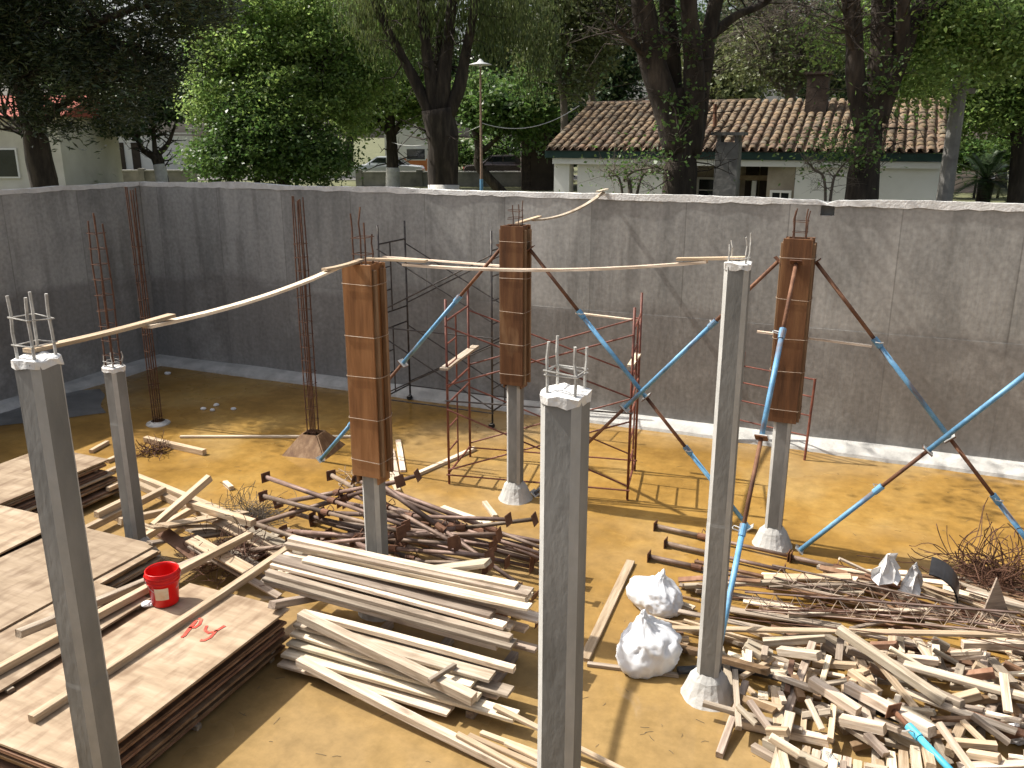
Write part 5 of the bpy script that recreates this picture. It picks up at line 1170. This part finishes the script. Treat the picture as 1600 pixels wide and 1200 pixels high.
def paper(label, c, w_, h_, rz, seed):                        # folded, peaked sheet of cement-bag paper
    rnd = random.Random(seed); bm = bmesh.new(); bmesh.ops.create_cone(bm, cap_ends=True, segments=6, radius1=w_, radius2=w_*.12, depth=h_)
    bmesh.ops.subdivide_edges(bm, edges=bm.edges, cuts=2, use_grid_fill=True)
    for v_ in bm.verts: v_.co += Vector((rnd.gauss(0,.14)*w_, rnd.gauss(0,.14)*w_, rnd.gauss(0,.07)*h_)); v_.co.y *= .6; v_.co.z = max(v_.co.z + h_/2, 0)
    me = bpy.data.meshes.new('paper_bag'); bm.to_mesh(me); bm.free(); me.materials.append(MATS['paper'])
    tag(link('paper_bag', me, None, c, (0,0,rz)), label, 'paper bag')
paper('crumpled white paper bag, left one on the scrap heap', floor_at(1380,945,.1)+Vector((0,0,.06)), .19, .28, .3, 3)
paper('crumpled white paper bag, right one by the dark sheet', floor_at(1420,946,.1)+Vector((0,0,.02)), .17, .27, .7, 5)
sack('paper_bag', 'white crumpled scrap at the right edge beside the offcuts', floor_at(1590,1132,.15), .12, 12, 'paper', (1,.8,.8), False)
# curved black sheet and the triangular plate
c = floor_at(1452,952,.1); t = MB(); vs = []; fs = []
for i in range(13):
    a = math.pi*.62*i/12
    for y in (-.22,.22): vs.append((.30*math.sin(a)-.05, y*(1-.25*i/12), .34*math.cos(a)*.85+.08))
for i in range(12): fs.append((2*i,2*i+1,2*i+3,2*i+2))
n0 = len(vs); vs += [(x*.955, y, z-.012) for x,y,z in vs]; fs += [tuple(reversed([q+n0 for q in f_])) for f_ in fs] + [(0,n0,n0+1,1)]
tag(MB().add(vs, fs).build('curved_sheet', 'black_plastic', loc=c, rot=(0,0,-.5)), 'black curved sheet standing beside the paper bags', 'sheet')
c = floor_at(1552,972,.1)
tag(MB().prism([(-.19,0),(.19,.03),(.02,.46)], -.009, .009).build('triangle_plate', 'grey_timber', loc=c, rot=(math.pi/2-.15,0,.25)), 'triangular plywood plate standing upright on the scrap heap', 'plate')
# black pipe and the bright cyan prop in the corner
pts = [P(*zz(x,y), .0) for x, y in ((170,715),(390,700),(560,720),(700,850),(900,900),(1120,930),(1330,960))]
pz = [Vector((q.x, q.y, min(.24, hz(*uvof(*q.xy))+.06))) for q in pts]
sm = []
for i in range(len(pz)-1): sm += [pz[i].lerp(pz[i+1], k/4) for k in range(4)]
sm.append(pz[-1]); sm = [sum((sm[max(0,min(len(sm)-1,i+k))] for k in (-2,-1,0,1,2)), Vector())/5 for i in range(len(sm))]
tag(MB().tube(sm, [.038+.01*mnoise.noise(q*3) for q in sm], 10).build('plastic_pipe', 'black_plastic', None, True), 'slack black plastic pipe draped over the offcut heap', 'pipe')
a, b_ = P(1396,1110,.46), P(1520,1240,.34)
prop('bright cyan prop lying in the bottom right corner', b_, a, .78, None, 'cyan_paint', 'rusty_steel', .027)
c = floor_at(1300,1150,.25)
t = thing('plastic_bottle', 'clear plastic bottle lying on the offcut heap', 'bottle', c + Vector((0,0,.045)), (math.pi/2-.35,0,.15))
MB().lathe([(0,-.11),(.03,-.112),(.036,-.1),(.036,-.02),(.032,0),(.036,.02),(.035,.05),(.016,.1),(.0135,.12)], 20).build('bottle_body','clear_pet',t,True); MB().lathe([(.0,.138),(.015,.137),(.015,.117)], 14).build('cap','blue_paint',t)

# ---- red bucket with its white helper beside it
c = P(259,941,zs); c = Vector((c.x, c.y, zs+.003)); R0, R1, HB = .125, .152, .36
t = thing('bucket', 'red plastic bucket standing on the top plywood sheet', 'bucket', c, (0,0,.5))
prof = [(0,.004),(R0-.006,.004),(R0,.012),(R0+.62*(R1-R0),HB*.66),(R0+.66*(R1-R0)+.012,HB*.68),(R0+.66*(R1-R0)+.012,HB*.705),(R0+.7*(R1-R0),HB*.72),(R0+.78*(R1-R0),HB*.78),(R0+.78*(R1-R0)+.014,HB*.80),(R0+.78*(R1-R0)+.014,HB*.825),(R0+.84*(R1-R0),HB*.84),
        (R0+.9*(R1-R0)+.014,HB*.87),(R0+.9*(R1-R0)+.014,HB*.895),(R1-.002,HB*.91),(R1+.006,HB*.985),(R1,HB),(R1-.008,HB*.985),(R1-.012,HB*.9),(R0-.004,.014),(0,.012)]
MB().lathe(prof, 40).build('bucket_body', 'red_plastic', t, True)
vs = []; fs = []
for i in range(9):
    a = -2.35 + .95*i/8
    for z in (.09,.215): r = R0 + (R1-R0)*z/HB*.94 + .0025; vs.append((r*math.cos(a), r*math.sin(a), z))
for i in range(8): fs.append((2*i,2*i+2,2*i+3,2*i+1))
MB().add(vs, fs).build('printed_label', 'bucket_label', t)
hp = [Vector((R1*1.06*math.cos(a)*1.0, -(R1*1.1)*math.sin(a)*.55 - .02, HB*.83 - .16*math.sin(a))) for a in [math.pi*i/16 for i in range(17)]]
MB().tube(hp, .003, 6).build('handle', 'zinc', t)
for sg in (-1,1): MB().box((sg*(R1+.006), 0, HB*.83),(.02,.035,.045)).build('handle_lug','red_plastic',t)
c2 = P(231,946,zs); sack('rag', 'small white rag beside the red bucket', Vector((c2.x,c2.y,zs+.002)), .05, 15, 'white_plastic', (1.3,1,.6), False, 'rag')
# grey plastic sheet in the shaded corner at left, lumps of concrete
def flat_sheet(name, label, pix, m, h=.05, cat='sheet'):
    vs = []; fs = []; n = 18
    c = [P(x,y,.02) for x, y in pix]
    for i in range(n+1):
        for j in range(n+1):
            a, b_ = i/n, j/n; p_ = (c[0]*(1-a)+c[1]*a)*(1-b_) + (c[3]*(1-a)+c[2]*a)*b_
            e = min(a,1-a,b_,1-b_)*6; p_ = p_ + Vector((mnoise.noise(p_*1.5)*.12, mnoise.noise(p_*1.5+Vector((7,0,0)))*.12, 0)); z = .006 + min(1,e)*h*(.5+.9*abs(mnoise.noise(p_*2.2)))
            vs.append((p_.x,p_.y,z))
    for i in range(n):
        for j in range(n): q = i*(n+1)+j; fs.append((q,q+n+1,q+n+2,q+1))
    return tag(MB().add(vs, fs).build(name, m, None, True), label, cat)
flat_sheet('plastic_sheet', 'rumpled grey plastic sheet in the shade by the left wall', ((-60,622),(160,606),(165,645),(-60,672)), 'tarp_grey', .06)
for k, (x,y) in enumerate(((318,640),(332,642),(338,634),(365,640),(262,585))):
    sack('rubble_lump', 'pale lump of rubble on the mud in the far left corner', P(x,y,0), random.uniform(.03,.06), 20+k, 'paper', (1.2,1,.7), False, 'rubble')['group'] = 'rubble lumps in the far left corner'
# dead twigs and scraps on the mud
tw = MB()
for _ in range(260):
    px, py = region_pts(120,1580,660,1195); p_ = P(px,py,0); u, v = uvof(*p_.xy)
    if hz(u,v) > .001: continue
    a = random.uniform(0,math.pi); L_ = random.uniform(.02,.10); d = Vector((math.cos(a),math.sin(a),0))*L_
    tw.tube([p_+Vector((0,0,.003)), p_+d*.5+Vector((random.gauss(0,.006),random.gauss(0,.006),.006)), p_+d+Vector((0,0,.003))], .0016, 4, False)
tag(tw.build('twig_litter', 'twig'), 'fine twigs and scraps scattered over the mud', 'twigs', kind='stuff')
